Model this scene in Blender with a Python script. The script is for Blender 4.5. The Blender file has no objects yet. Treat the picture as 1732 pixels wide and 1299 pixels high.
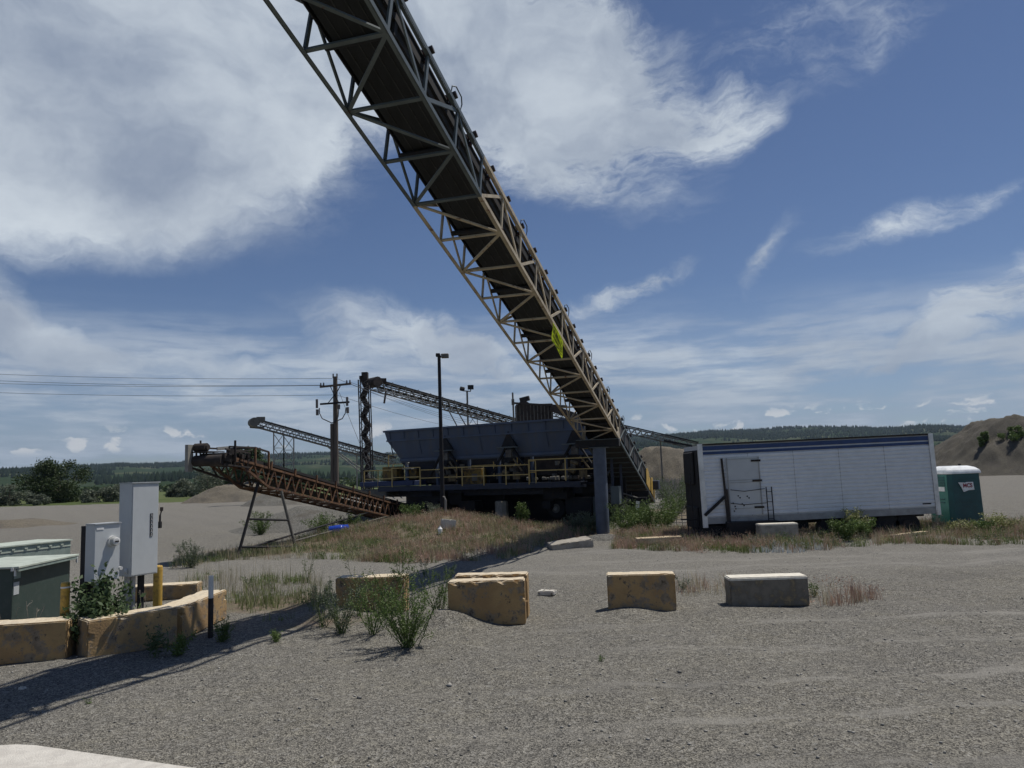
import bpy, bmesh, math, random
import numpy as np
from mathutils import Vector, Matrix, noise as mnoise
random.seed(7); RNG = np.random.default_rng(11)
PI = math.pi; R_ = math.radians
C = bpy.context.scene.collection
scene = bpy.context.scene

# ------------------------------------------------------------------ camera
FPX = 1300.0; PITCH = R_(6.6); ROLL = R_(2.0); EYE = 2.65
Fv = np.array([0, math.cos(PITCH), math.sin(PITCH)])
_r0 = np.array([1.0, 0, 0]); _u0 = np.array([0, -math.sin(PITCH), math.cos(PITCH)])
Rv = math.cos(ROLL)*_r0 - math.sin(ROLL)*_u0
Uv = math.sin(ROLL)*_r0 + math.cos(ROLL)*_u0
cam_d = bpy.data.cameras.new('camera'); cam = bpy.data.objects.new('camera', cam_d); C.objects.link(cam)
cam_d.sensor_width = 36; cam_d.lens = FPX/1732*36; cam_d.clip_end = 20000; cam_d.clip_start = .1
M = Matrix(((Rv[0], Uv[0], -Fv[0], 0), (Rv[1], Uv[1], -Fv[1], 0), (Rv[2], Uv[2], -Fv[2], EYE), (0, 0, 0, 1)))
cam.matrix_world = M
scene.camera = cam

def ray(x, y): return Fv*FPX + Rv*(x-866) - Uv*(y-649.5)
def at(x, y, Y):                       # point of the place at ground distance Y seen towards x, y
    d = ray(x, y); d = d*(Y/d[1]); return Vector((d[0], d[1], d[2]+EYE))
def G(x, y, z=0.0):
    d = ray(x, y); t = (z-EYE)/d[2]; return Vector((d[0]*t, d[1]*t, z))
def pjn(P):
    v = np.asarray(P, float) - np.array([0, 0, EYE]); w = v@Fv
    return 866+FPX*(v@Rv)/w, 649.5-FPX*(v@Uv)/w

# ------------------------------------------------------------------ light
SUN = Vector((.40, .22, 1)).normalized()
SUN_EL = math.asin(SUN.z); SUN_AZ = math.atan2(SUN.x, SUN.y)
sl = bpy.data.lights.new('sun', 'SUN'); sl.energy = 5.0; sl.angle = R_(.5); sl.color = (1, .95, .87)
so = bpy.data.objects.new('sun', sl); C.objects.link(so)
so.rotation_euler = SUN.to_track_quat('Z', 'Y').to_euler()
scene.view_settings.view_transform = 'Standard'; scene.view_settings.look = 'None'
scene.view_settings.exposure = -0.35; scene.view_settings.gamma = 1
scene.cycles.max_bounces = 6; scene.cycles.transparent_max_bounces = 6

# ------------------------------------------------------------------ node helper
class NT:
    def __init__(s, tree): s.t = tree; s.n = tree.nodes; s.l = tree.links
    def new(s, typ, ins=None, **kw):
        nd = s.n.new(typ)
        for k, v in kw.items(): setattr(nd, k, v)
        for k, v in (ins or {}).items(): s.put(nd.inputs[k], v)
        return nd
    def put(s, sock, v):
        if isinstance(v, bpy.types.NodeSocket): s.l.new(v, sock)
        elif isinstance(v, bpy.types.Node): s.l.new(v.outputs[0], sock)
        else: sock.default_value = v
    def math(s, op, a, b=0.0, c=0.0, clamp=False):
        nd = s.new('ShaderNodeMath', {0: a, 1: b, 2: c}, operation=op); nd.use_clamp = clamp; return nd.outputs[0]
    def vm(s, op, a, b=(0, 0, 0)):
        nd = s.new('ShaderNodeVectorMath', {0: a, 1: b}, operation=op); return nd.outputs[0]
    def noise(s, vec, scale, detail=4, rough=.55, col=False, dist=0.0):
        nd = s.new('ShaderNodeTexNoise', {'Vector': vec, 'Scale': scale, 'Detail': detail, 'Roughness': rough, 'Distortion': dist})
        return nd.outputs[1 if col else 0]
    def mr(s, v, a, b, c=0.0, d=1.0, smooth=True):
        nd = s.new('ShaderNodeMapRange', {0: v, 1: a, 2: b, 3: c, 4: d}); nd.interpolation_type = 'SMOOTHSTEP' if smooth else 'LINEAR'
        return nd.outputs[0]
    def mix(s, f, a, b, mode='MIX'):
        nd = s.n.new('ShaderNodeMix'); nd.data_type = 'RGBA'; nd.blend_type = mode
        for i, v in ((0, f), (6, a), (7, b)):
            if isinstance(v, tuple) and len(v) == 3: v = v+(1,)
            s.put(nd.inputs[i], v)
        return nd.outputs[2]

# ------------------------------------------------------------------ world: sky with procedural clouds
def azel(x, y):
    d = ray(x, y); d = d/np.linalg.norm(d); return math.atan2(d[0], d[1]), math.asin(d[2])
world = bpy.data.worlds.new('World'); scene.world = world; world.use_nodes = True
wt = NT(world.node_tree); world.node_tree.nodes.clear()
sky = wt.new('ShaderNodeTexSky'); sky.sky_type = 'NISHITA'; sky.sun_disc = False
sky.sun_elevation = SUN_EL; sky.sun_rotation = SUN_AZ; sky.altitude = 1000; sky.air_density = 1.0; sky.dust_density = .6; sky.ozone_density = 2.2
tc = wt.new('ShaderNodeTexCoord'); sx = wt.new('ShaderNodeSeparateXYZ', {0: tc.outputs['Generated']})
az = wt.math('ARCTAN2', sx.outputs[0], sx.outputs[1]); el = wt.math('ARCSINE', sx.outputs[2])
uv = wt.new('ShaderNodeCombineXYZ', {0: az, 1: el, 2: 0.0}).outputs[0]
# warp in two octaves
w1 = wt.vm('SUBTRACT', wt.noise(uv, 3.2, 3, .5, True), (.5, .5, .5))
w2 = wt.vm('SUBTRACT', wt.noise(uv, 14., 5, .6, True), (.5, .5, .5))
uvw = wt.vm('ADD', uv, wt.vm('ADD', wt.vm('MULTIPLY', w1, (.20, .13, 0)), wt.vm('MULTIPLY', w2, (.05, .04, 0))))
DPX = 1/1300.
def blob(cx, cy, rx, ry, rot, wgt):
    a, e = azel(cx, cy)
    mp = wt.new('ShaderNodeMapping', {0: uvw, 1: (a, e, 0), 2: (0, 0, R_(rot)), 3: (rx*DPX, ry*DPX, 1)}, vector_type='TEXTURE')
    g = wt.new('ShaderNodeTexGradient', {0: mp.outputs[0]}); g.gradient_type = 'SPHERICAL'
    return wt.math('MULTIPLY', g.outputs[1], wgt)
BL = [(120, 90, 480, 330, 0, 1.9), (370, 190, 360, 290, -25, 1.6), (330, 60, 380, 260, 0, 1.2), (30, 290, 310, 170, 0, 1.3),
      (820, 70, 300, 280, -25, 1.5), (930, 140, 240, 240, -30, 1.7), (1120, 220, 200, 80, -10, 1.25), (700, 20, 260, 200, 0, 1.0),
      (1350, 30, 520, 110, 8, .56), (1260, 140, 260, 80, -15, .25), (1500, 70, 260, 70, 20, .45), (1080, 320, 230, 110, -14, .72), (1220, 220, 120, 60, 0, .5), (1490, 395, 200, 44, 18, 1.0), (1310, 440, 140, 30, 45, .8), (1690, 320, 140, 28, 24, .7),
      (1070, 490, 190, 30, 12, 1.3), (1680, 500, 240, 62, 28, 1.3), (1600, 560, 260, 50, 12, .8), (1560, 600, 180, 24, 3, .6),
      (20, 530, 220, 60, -24, 1.4), (150, 610, 520, 66, -4, 1.05), (700, 580, 270, 80, -14, 1.5), (450, 600, 260, 46, -3, .8), (820, 610, 200, 60, -30, .7),
      (1180, 610, 300, 36, 6, .5)]
dens = blob(*BL[0])
for b in BL[1:]: dens = wt.math('ADD', dens, blob(*b))
# fibrous texture, stretched a little along the wind
rotv = wt.new('ShaderNodeMapping', {0: uvw, 2: (0, 0, R_(-18)), 3: (1, 2.3, 1)}).outputs[0]
fib = wt.noise(rotv, 7., 8, .62)
fine = wt.noise(rotv, 34., 7, .65, dist=.6)
tex = wt.math('ADD', wt.math('MULTIPLY', fib, .66), wt.math('MULTIPLY', fine, .34))
tcen = wt.math('SUBTRACT', tex, .5)
# low band of hazy layered cloud near the horizon
uvl = wt.vm('ADD', uv, wt.vm('ADD', wt.vm('MULTIPLY', w1, (.10, .02, 0)), wt.vm('MULTIPLY', w2, (.05, .008, 0))))
lowv = wt.new('ShaderNodeMapping', {0: uvl, 3: (1, 7, 1)}).outputs[0]
lown = wt.noise(lowv, 5.5, 8, .6)
low = wt.math('MULTIPLY', wt.mr(el, .23, .12, 0, 1), wt.mr(lown, .36, .62, .22, 1.0))
# elsewhere (behind and above) scattered clouds
back = wt.math('MULTIPLY', wt.mr(sx.outputs[1], .35, .0), wt.mr(wt.noise(uv, 2.2, 6, .55), .55, .72, 0, .6))
d2 = wt.math('MULTIPLY', dens, wt.math('ADD', wt.math('MULTIPLY', tcen, wt.mr(az, -.42, .02, 1.5, 3.6)), 1.0))
d2 = wt.mr(d2, .28, 1.42)
d2 = wt.math('MAXIMUM', wt.math('MAXIMUM', d2, low), back)
d2 = wt.math('MULTIPLY', d2, wt.mr(el, -.05, .012, 0, 1), clamp=True)
# cloud brightness: bright edges and streaks, grey thick cores
shade = wt.noise(wt.vm('MULTIPLY', uvw, (1, 1.5, 1)), 4.0, 8, .58)
core = wt.mr(dens, .5, 2.6, 1, 0)
bright = wt.math('ADD', wt.math('MULTIPLY', wt.mr(shade, .33, .68), .75), wt.math('MULTIPLY', core, .28), clamp=True)
ccol = wt.mix(bright, (.32, .39, .52), (.80, .88, .96))
ccol = wt.mix(wt.mr(el, .20, .03), ccol, wt.mix(wt.mr(lown, .42, .66), (.33, .42, .55), (.50, .58, .68)))
# small cumulus puffs low over the hills
pv = wt.new('ShaderNodeMapping', {0: uvw, 3: (1, 2.0, 1)}).outputs[0]
pn = wt.noise(pv, 26., 5, .5)
puff = wt.math('MULTIPLY', wt.mr(pn, .565, .66), wt.math('MULTIPLY', wt.mr(el, .035, .045), wt.mr(el, .075, .06)))
skyc = wt.vm('MULTIPLY', sky.outputs[0], (.066, .071, .083))
col = wt.mix(d2, skyc, ccol)
col = wt.mix(wt.math('MULTIPLY', puff, .8), col, (.80, .82, .84))
bg = wt.new('ShaderNodeBackground', {0: col, 1: 1.0})
wo = wt.new('ShaderNodeOutputWorld', {0: bg.outputs[0]})
world.cycles.sampling_method = 'MANUAL'; world.cycles.sample_map_resolution = 512

# ------------------------------------------------------------------ materials
def mat(name, base, rough=.7, metal=0.0, col2=None, scale=3.0, lo=.4, hi=.65, bump=0.0, bscale=20.0, rust=None, rust_lo=.55, rust_hi=.65, rscale=4.0, island=0.0, transl=0.0, stretch=(1, 1, 1), dust=None, spec=.5, var=.16):
    m = bpy.data.materials.new(name); m.use_nodes = True; t = NT(m.node_tree); m.node_tree.nodes.clear()
    geo = t.new('ShaderNodeNewGeometry'); tcn = t.new('ShaderNodeTexCoord')
    v = t.vm('MULTIPLY', tcn.outputs['Object'], stretch)
    c = base+(1,)
    if col2: c = t.mix(t.mr(t.noise(v, scale, 6, .6), lo, hi), base, col2)
    else: c = t.mix(t.mr(t.noise(v, scale, 5, .6), .3, .7), tuple(x*(1-var) for x in base), tuple(min(1, x*(1+var)) for x in base))
    if rust: c = t.mix(t.mr(t.noise(v, rscale, 8, .68), rust_lo, rust_hi), c, rust)
    if island:
        c = t.mix(1.0, c, t.mix(geo.outputs['Random Per Island'], (1-island,)*3, (1+island,)*3), 'MULTIPLY')
    if dust: c = t.mix(t.mr(t.noise(v, scale*2.3, 7, .7), .45, .8), c, dust)
    p = t.new('ShaderNodeBsdfPrincipled', {'Base Color': c, 'Roughness': rough, 'Metallic': metal, 'Specular IOR Level': spec})
    if bump:
        b = t.new('ShaderNodeBump', {'Height': t.noise(v, bscale, 5, .6), 'Strength': bump, 'Distance': .02}); t.put(p.inputs['Normal'], b)
    out = p.outputs[0]
    if transl:
        tr = t.new('ShaderNodeBsdfTranslucent', {'Color': c}); out = t.new('ShaderNodeMixShader', {0: transl, 1: out, 2: tr}).outputs[0]
    t.new('ShaderNodeOutputMaterial', {0: out})
    return m
MT = {}
MT['steel_grey'] = mat('grey_painted_steel', (.10, .12, .125), .55, .2, rust=(.10, .05, .03), rust_lo=.64, rust_hi=.72)
MT['steel_tan'] = mat('tan_painted_steel', (.46, .39, .28), .65, 0, col2=(.36, .30, .21), rust=(.16, .07, .035), rust_lo=.56, rust_hi=.68, rscale=5)
MT['rubber'] = mat('black_rubber', (.013, .013, .014), .85, col2=(.022, .021, .02), scale=2)
MT['rubber_l'] = mat('dusty_rubber_belt', (.017, .018, .020), .85, col2=(.011, .012, .013), scale=1.4, stretch=(3, .3, 3))
MT['belt_strip'] = mat('belt_fold_rubber', (.035, .035, .036), .8, rust=(.02, .02, .02), rust_lo=.45, rust_hi=.6)
MT['dark'] = mat('dark_steel', (.016, .016, .018), .85, 0, rust=(.035, .022, .016))
MT['idler_red'] = mat('red_idler_bracket', (.10, .022, .018), .6, rust=(.02, .012, .01), rust_lo=.4, rust_hi=.5)
MT['post_blue'] = mat('blue_grey_column_paint', (.085, .105, .145), .55, rust=(.09, .085, .07), rust_lo=.6, rust_hi=.75)
MT['hop_blue'] = mat('slate_blue_hopper_steel', (.072, .100, .158), .65, col2=(.068, .088, .13), scale=1.2, stretch=(1, 1, .25), dust=(.10, .105, .11))
MT['hop_dark'] = mat('dirty_shaded_navy_paint', (.018, .026, .05), .6, dust=(.04, .04, .042))  # navy darkened to carry the shade and dirt under the plant
MT['yellow'] = mat('safety_yellow_paint', (.52, .33, .06), .55, rust=(.12, .07, .03), rust_lo=.5, rust_hi=.7)
MT['yellow_rail'] = mat('faded_yellow_rail', (.52, .38, .14), .6, rust=(.15, .09, .05), rust_lo=.6, rust_hi=.7)
MT['rust'] = mat('rusty_steel', (.115, .058, .030), .85, col2=(.19, .10, .048), scale=3, rust=(.06, .033, .025), rust_lo=.5, rust_hi=.6)
MT['rust_d'] = mat('dark_rusty_steel', (.045, .034, .028), .85, col2=(.02, .017, .016), scale=3)
MT['far_steel'] = mat('galvanised_steel', (.13, .125, .11), .7, rust=(.06, .045, .035), rust_lo=.5, rust_hi=.62, rscale=1)
MT['far_light'] = mat('pale_steel', (.26, .25, .225), .6, rust=(.12, .09, .06), rust_lo=.58, rust_hi=.7, rscale=1)
MT['wood'] = mat('weathered_pole_wood', (.13, .105, .085), .9, col2=(.09, .075, .06), scale=2, stretch=(6, 6, .5), bump=.3)
MT['plank'] = mat('pale_timber', (.55, .45, .30), .85, col2=(.42, .33, .22), scale=3)
MT['pvc'] = mat('grey_conduit', (.40, .40, .40), .5)
MT['porcelain'] = mat('brown_porcelain', (.10, .08, .07), .3)
MT['wire'] = mat('wire', (.05, .05, .055), .6)
MT['cab'] = mat('grey_enclosure_paint', (.50, .525, .535), .5, var=.04)
MT['cab_edge'] = mat('grey_enclosure_trim', (.40, .42, .43), .45, var=.04)
MT['meter'] = mat('meter_ring', (.62, .62, .60), .3)
MT['glass'] = mat('meter_glass', (.45, .46, .44), .08)
MT['white_mark'] = mat('white_marking', (.75, .75, .74), .5)
MT['black_mark'] = mat('black_marking', (.025, .025, .028), .6)
MT['green_box'] = mat('transformer_green', (.042, .065, .056), .5, dust=(.07, .09, .08), var=.06)
MT['green_lid'] = mat('faded_green_lid', (.42, .47, .40), .6, dust=(.50, .52, .45))
MT['green_pale'] = mat('faded_green_cabinet', (.23, .29, .26), .6, dust=(.30, .33, .29))
MT['trailer'] = mat('white_trailer_aluminium', (.68, .70, .72), .5, var=.05, rust=(.42, .42, .41), rust_lo=.66, rust_hi=.8, rscale=2)
MT['trailer_trim'] = mat('trailer_aluminium_trim', (.66, .66, .65), .35, .3)
MT['trailer_skirt'] = mat('trailer_lower_rail', (.33, .33, .32), .6, dust=(.25, .24, .22))
MT['blue_stripe'] = mat('blue_vinyl_stripe', (.02, .05, .15), .5)
MT['potty'] = mat('teal_plastic', (.003, .062, .068), .38)
MT['potty_l'] = mat('lit_teal_plastic', (.035, .17, .14), .40)
MT['potty_roof'] = mat('white_translucent_plastic', (.78, .80, .80), .35)
MT['red_mark'] = mat('red_lettering', (.25, .03, .05), .6)
MT['blue_barrel'] = mat('blue_plastic', (.015, .06, .42), .35)
MT['lime'] = mat('fluorescent_yellow_sheet', (.72, .82, .10), .6, transl=.35)
MT['whitepl'] = mat('white_plastic', (.75, .75, .74), .4)
MT['conc'] = mat('pale_concrete', (.60, .57, .50), .9, col2=(.50, .47, .42), scale=4, rust=(.30, .28, .25), rust_lo=.62, rust_hi=.8, bump=.5, bscale=30)
MT['slab_raw'] = mat('weathered_raw_concrete', (.36, .33, .28), .92, col2=(.26, .24, .20), scale=5, rust=(.13, .12, .10), rust_lo=.58, rust_hi=.75, bump=.8, bscale=25)
MT['slab'] = mat('smooth_pad_concrete', (.62, .59, .53), .9, col2=(.52, .49, .44), scale=6, bump=.6, bscale=60, dust=(.48, .46, .42), rust=(.30, .28, .25), rust_lo=.66, rust_hi=.72, rscale=7)
def block_mat():
    m = bpy.data.materials.new('weathered_yellow_painted_concrete'); m.use_nodes = True; t = NT(m.node_tree); m.node_tree.nodes.clear()
    v = t.new('ShaderNodeTexCoord').outputs['Object']; oi = t.new('ShaderNodeObjectInfo')
    v = t.vm('ADD', v, t.new('ShaderNodeCombineXYZ', {0: t.math('MULTIPLY', oi.outputs['Random'], 40), 1: 0.0, 2: 0.0}).outputs[0])
    paint = t.mix(t.mr(t.noise(v, 2.2, 5, .6), .35, .65), (.44, .29, .13), (.35, .22, .10))
    raw = t.mix(t.mr(t.noise(v, 9, 5, .6), .35, .65), (.30, .235, .16), (.22, .17, .115))
    c = t.mix(t.mr(t.noise(v, 3.5, 9, .72), .50, .56), paint, raw)
    c = t.mix(t.mr(t.noise(v, 7, 9, .75), .585, .63), c, (.12, .09, .06))      # chips and stains
    c = t.mix(t.mr(t.noise(v, 38, 3, .6), .66, .72), c, (.08, .07, .06))
    nz = t.new('ShaderNodeSeparateXYZ', {0: t.new('ShaderNodeNewGeometry').outputs['Normal']}).outputs[2]
    c = t.mix(t.math('MULTIPLY', t.mr(nz, .5, .9), .75), c, t.mix(t.mr(t.noise(v, 12, 5, .6), .4, .65), (.78, .69, .52), (.60, .52, .39)))   # paler colour on upward faces
    b = t.new('ShaderNodeBump', {'Height': t.noise(v, 24, 7, .7), 'Strength': .9, 'Distance': .02})
    p = t.new('ShaderNodeBsdfPrincipled', {'Base Color': c, 'Roughness': .92, 'Normal': b})
    t.new('ShaderNodeOutputMaterial', {0: p}); return m
MT['block'] = block_mat()
MT['block_dark'] = mat('soot_stained_concrete', (.21, .185, .145), .92, col2=(.10, .092, .078), scale=4, rust=(.34, .26, .14), rust_lo=.50, rust_hi=.7, bump=.8, bscale=25)
MT['block_top'] = mat('pale_concrete_cap', (.72, .68, .58), .9, col2=(.60, .56, .47), scale=8, rust=(.35, .32, .27), rust_lo=.62, rust_hi=.7, bump=.6)  # paler cap colour for block tops

def gravel_mat(name, ground=False, tint=(1, 1, 1)):
    m = bpy.data.materials.new(name); m.use_nodes = True; t = NT(m.node_tree); m.node_tree.nodes.clear()
    pos = t.new('ShaderNodeNewGeometry').outputs['Position']
    n1 = t.noise(pos, .22, 5, .6); n2 = t.noise(pos, 1.5, 5, .6)
    c = t.mix(t.mr(n1, .35, .65), (.190, .182, .162), (.178, .172, .159))
    c = t.mix(t.math('MULTIPLY', t.mr(n2, .45, .7), .5), c, (.208, .197, .166))
    vo = t.new('ShaderNodeTexVoronoi', {'Vector': pos, 'Scale': 62.0, 'Randomness': 1.0}); 
    vc = t.new('ShaderNodeSeparateColor', {0: vo.outputs['Color']}).outputs[0]
    c = t.mix(t.mr(vc, 0, 1, .88, .88), c, t.mix(vc, (.42, .42, .42), (1.65, 1.6, 1.52)), 'MULTIPLY') if False else t.mix(1.0, c, t.mix(vc, (.22, .22, .22), (1.80, 1.78, 1.70)), 'MULTIPLY')
    vo2 = t.new('ShaderNodeTexVoronoi', {'Vector': pos, 'Scale': 27.0, 'Randomness': 1.0})
    vc2 = t.new('ShaderNodeSeparateColor', {0: vo2.outputs['Color']}).outputs[1]
    c = t.mix(t.mr(vc2, .88, .96), c, (.30, .29, .26))
    fn = t.noise(pos, 120., 3, .7)
    c = t.mix(t.mr(fn, .50, .36), c, (.05, .047, .042))
    mid = t.noise(pos, 7., 4, .7)
    c = t.mix(1.0, c, t.mix(t.mr(mid, .3, .7), (.82, .82, .83), (1.16, 1.15, 1.13)), 'MULTIPLY')
    if ground:
        # wheel tracks across the yard: long bands, curving a little
        sv = t.new('ShaderNodeSeparateXYZ', {0: pos})
        wob = t.math('MULTIPLY', t.math('SUBTRACT', t.noise(pos, .35, 3, .5), .5), .5)
        brk = t.mr(t.noise(t.vm('MULTIPLY', pos, (.35, 1.6, 1)), 1.6, 6, .7), .42, .62)
        acc = None
        for a_, b_, c_, w_ in ((11.7, -.03, .0025, .16), (13.3, .02, .001, .14), (9.7, .02, .002, .20), (8.2, .07, .0, .18), (7.1, -.04, .004, .15), (20.6, -.05, .001, .45), (22.6, -.05, .001, .4), (25.4, -.06, .0, .5)):
            yy = t.math('ADD', a_, t.math('ADD', t.math('MULTIPLY', sv.outputs[0], b_), t.math('MULTIPLY', t.math('MULTIPLY', sv.outputs[0], sv.outputs[0]), c_)))
            dd = t.math('ABSOLUTE', t.math('SUBTRACT', t.math('ADD', sv.outputs[1], wob), yy)); k_ = t.mr(dd, w_*1.8, w_*.3)
            acc = k_ if acc is None else t.math('MAXIMUM', acc, k_)
        right = t.mr(sv.outputs[0], -1.5, 3.0, .10, 1)
        c = t.mix(t.math('MULTIPLY', t.math('MULTIPLY', acc, brk), t.math('MULTIPLY', right, .8)), c, (.27, .258, .23))
        c = t.mix(t.math('MULTIPLY', t.mr(t.noise(t.vm('MULTIPLY', pos, (.3, 1, 1)), .8, 5, .6), .5, .68), t.math('MULTIPLY', right, .35)), c, (.105, .10, .092))
        c = t.mix(t.math('MULTIPLY', t.mr(t.noise(t.vm('MULTIPLY', pos, (1, .7, 1)), 1.1, 8, .75), .63, .70), .7), c, (.26, .248, .21))
        # road band, pale and dusty
        ya = t.math('ADD', sv.outputs[1], t.math('MULTIPLY', t.math('SUBTRACT', n1, .5), 4.))
        road = t.math('MULTIPLY', t.mr(ya, 17.5, 21), t.mr(ya, 30, 26))
        c = t.mix(t.math('MULTIPLY', road, .35), c, (.235, .226, .206))
        c = t.mix(t.mr(sv.outputs[1], 32, 60, 0, .5), c, (.185, .175, .155))
        at_ = t.new('ShaderNodeAttribute', attribute_name='cover'); ac = t.new('ShaderNodeSeparateColor', {0: at_.outputs['Color']})
        soil = t.mix(t.mr(t.noise(pos, 3, 6, .65), .35, .65), (.20, .15, .11), (.14, .125, .075))
        f = t.mr(t.math('ADD', ac.outputs[0], t.math('MULTIPLY', t.math('SUBTRACT', t.noise(pos, 1.2, 6, .7), .5), .9)), .35, .65)
        c = t.mix(t.math('MULTIPLY', f, .85), c, soil)
        mead = t.mix(t.mr(t.noise(t.vm('MULTIPLY', pos, (.35, 1, 1)), .05, 7, .65), .35, .65), (.06, .085, .022), (.105, .12, .045))
        mead = t.mix(t.mr(t.noise(pos, .25, 6, .7), .55, .7), mead, (.05, .065, .03))
        f2 = t.mr(t.math('ADD', ac.outputs[1], t.math('MULTIPLY', t.math('SUBTRACT', t.noise(pos, .06, 7, .7), .5), .9)), .40, .55)
        c = t.mix(f2, c, mead)
    else:
        c = t.mix(1.0, c, tint, 'MULTIPLY')
        c = t.mix(t.mr(t.noise(t.vm('MULTIPLY', pos, (1, 1, .6)), .5, 8, .65), .5, .68), c, (.11, .10, .085))
    h = t.math('ADD', t.math('MULTIPLY', vo.outputs['Distance'], .014), t.math('MULTIPLY', t.noise(pos, 5., 4, .6), .035))
    b = t.new('ShaderNodeBump', {'Height': h, 'Strength': 1.0, 'Distance': 1.0})
    p = t.new('ShaderNodeBsdfPrincipled', {'Base Color': c, 'Roughness': .95, 'Specular IOR Level': .2, 'Normal': b})
    t.new('ShaderNodeOutputMaterial', {0: p}); return m
MT['ground'] = gravel_mat('yard_gravel', True)
MT['pile'] = gravel_mat('piled_gravel', False, (.90, .84, .76))
MT['pile_dark'] = gravel_mat('dark_brown_gravel', False, (.58, .56, .53))
MT['pile_grey'] = gravel_mat('grey_crushed_stone', False, (.85, .87, .9))
def leaf_mat(name, a, b, isl=.35, tr=.25, spec=.3, rough=.6):
    m = bpy.data.materials.new(name); m.use_nodes = True; t = NT(m.node_tree); m.node_tree.nodes.clear()
    geo = t.new('ShaderNodeNewGeometry')
    c = t.mix(geo.outputs['Random Per Island'], a, b)
    c = t.mix(t.mr(t.noise(geo.outputs['Position'], .9, 4, .6), .35, .65, 0, .55), c, tuple((x+y)*.5*.62 for x, y in zip(a, b)))
    p = t.new('ShaderNodeBsdfPrincipled', {'Base Color': c, 'Roughness': rough, 'Specular IOR Level': spec})
    tl = t.new('ShaderNodeBsdfTranslucent', {'Color': c})
    t.new('ShaderNodeOutputMaterial', {0: t.new('ShaderNodeMixShader', {0: tr, 1: p, 2: tl})}); return m
MT['leaf'] = leaf_mat('weed_leaves', (.075, .13, .03), (.16, .22, .07))
MT['leaf_bush'] = leaf_mat('broad_leaves', (.04, .075, .03), (.11, .16, .07))
MT['leaf_dark'] = leaf_mat('dark_tree_leaves', (.022, .042, .012), (.065, .095, .03))
MT['leaf_sage'] = leaf_mat('sage_leaves', (.10, .125, .085), (.19, .21, .15))
MT['leaf_pale'] = leaf_mat('yellow_green_weed', (.24, .26, .10), (.36, .36, .17))
MT['yellow_dim'] = mat('grimy_shaded_yellow_paint', (.20, .125, .02), .65, rust=(.05, .035, .02), rust_lo=.45, rust_hi=.6)  # dimmed yellow: grime plus the shade below the bin, put into the colour
MT['actuator'] = mat('grimy_shaded_actuator_steel', (.15, .115, .06), .6, rust=(.05, .04, .03), rust_lo=.5)  # darkened for grime and for the shade around the gates
MT['g_red'] = leaf_mat('reddish_dry_grass', (.36, .22, .16), (.50, .37, .28))
MT['g_dry'] = leaf_mat('dry_grass_blades', (.38, .33, .21), (.52, .46, .32))
MT['g_green'] = leaf_mat('green_grass_blades', (.12, .17, .045), (.25, .28, .11))
MT['twig'] = mat('dry_twigs', (.30, .26, .22), .9)
MT['bark'] = mat('bark', (.09, .07, .055), .95, bump=.4)
MT['conifer'] = leaf_mat('far_conifers', (.010, .018, .014), (.02, .03, .02), tr=.0, spec=0.0, rough=1.0)
MT['flower'] = mat('white_flowers', (.7, .7, .64), .7)

def hill_mat():
    m = bpy.data.materials.new('hillside_grass_and_forest'); m.use_nodes = True; t = NT(m.node_tree); m.node_tree.nodes.clear()
    pos = t.new('ShaderNodeNewGeometry').outputs['Position']
    c = t.mix(t.mr(t.noise(pos, .004, 8, .65), .38, .62), (.035, .05, .03), (.08, .088, .052))
    c = t.mix(t.mr(t.noise(t.vm('MULTIPLY', pos, (1, 1, 2)), .0035, 10, .70), .44, .50), c, (.030, .048, .026))
    c = t.mix(t.mr(t.noise(pos, .03, 5, .8), .56, .62), c, (.025, .04, .022))
    p = t.new('ShaderNodeBsdfPrincipled', {'Base Color': c, 'Roughness': 1, 'Specular IOR Level': 0.0})
    t.new('ShaderNodeOutputMaterial', {0: p}); return m
MT['hill'] = hill_mat()

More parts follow.
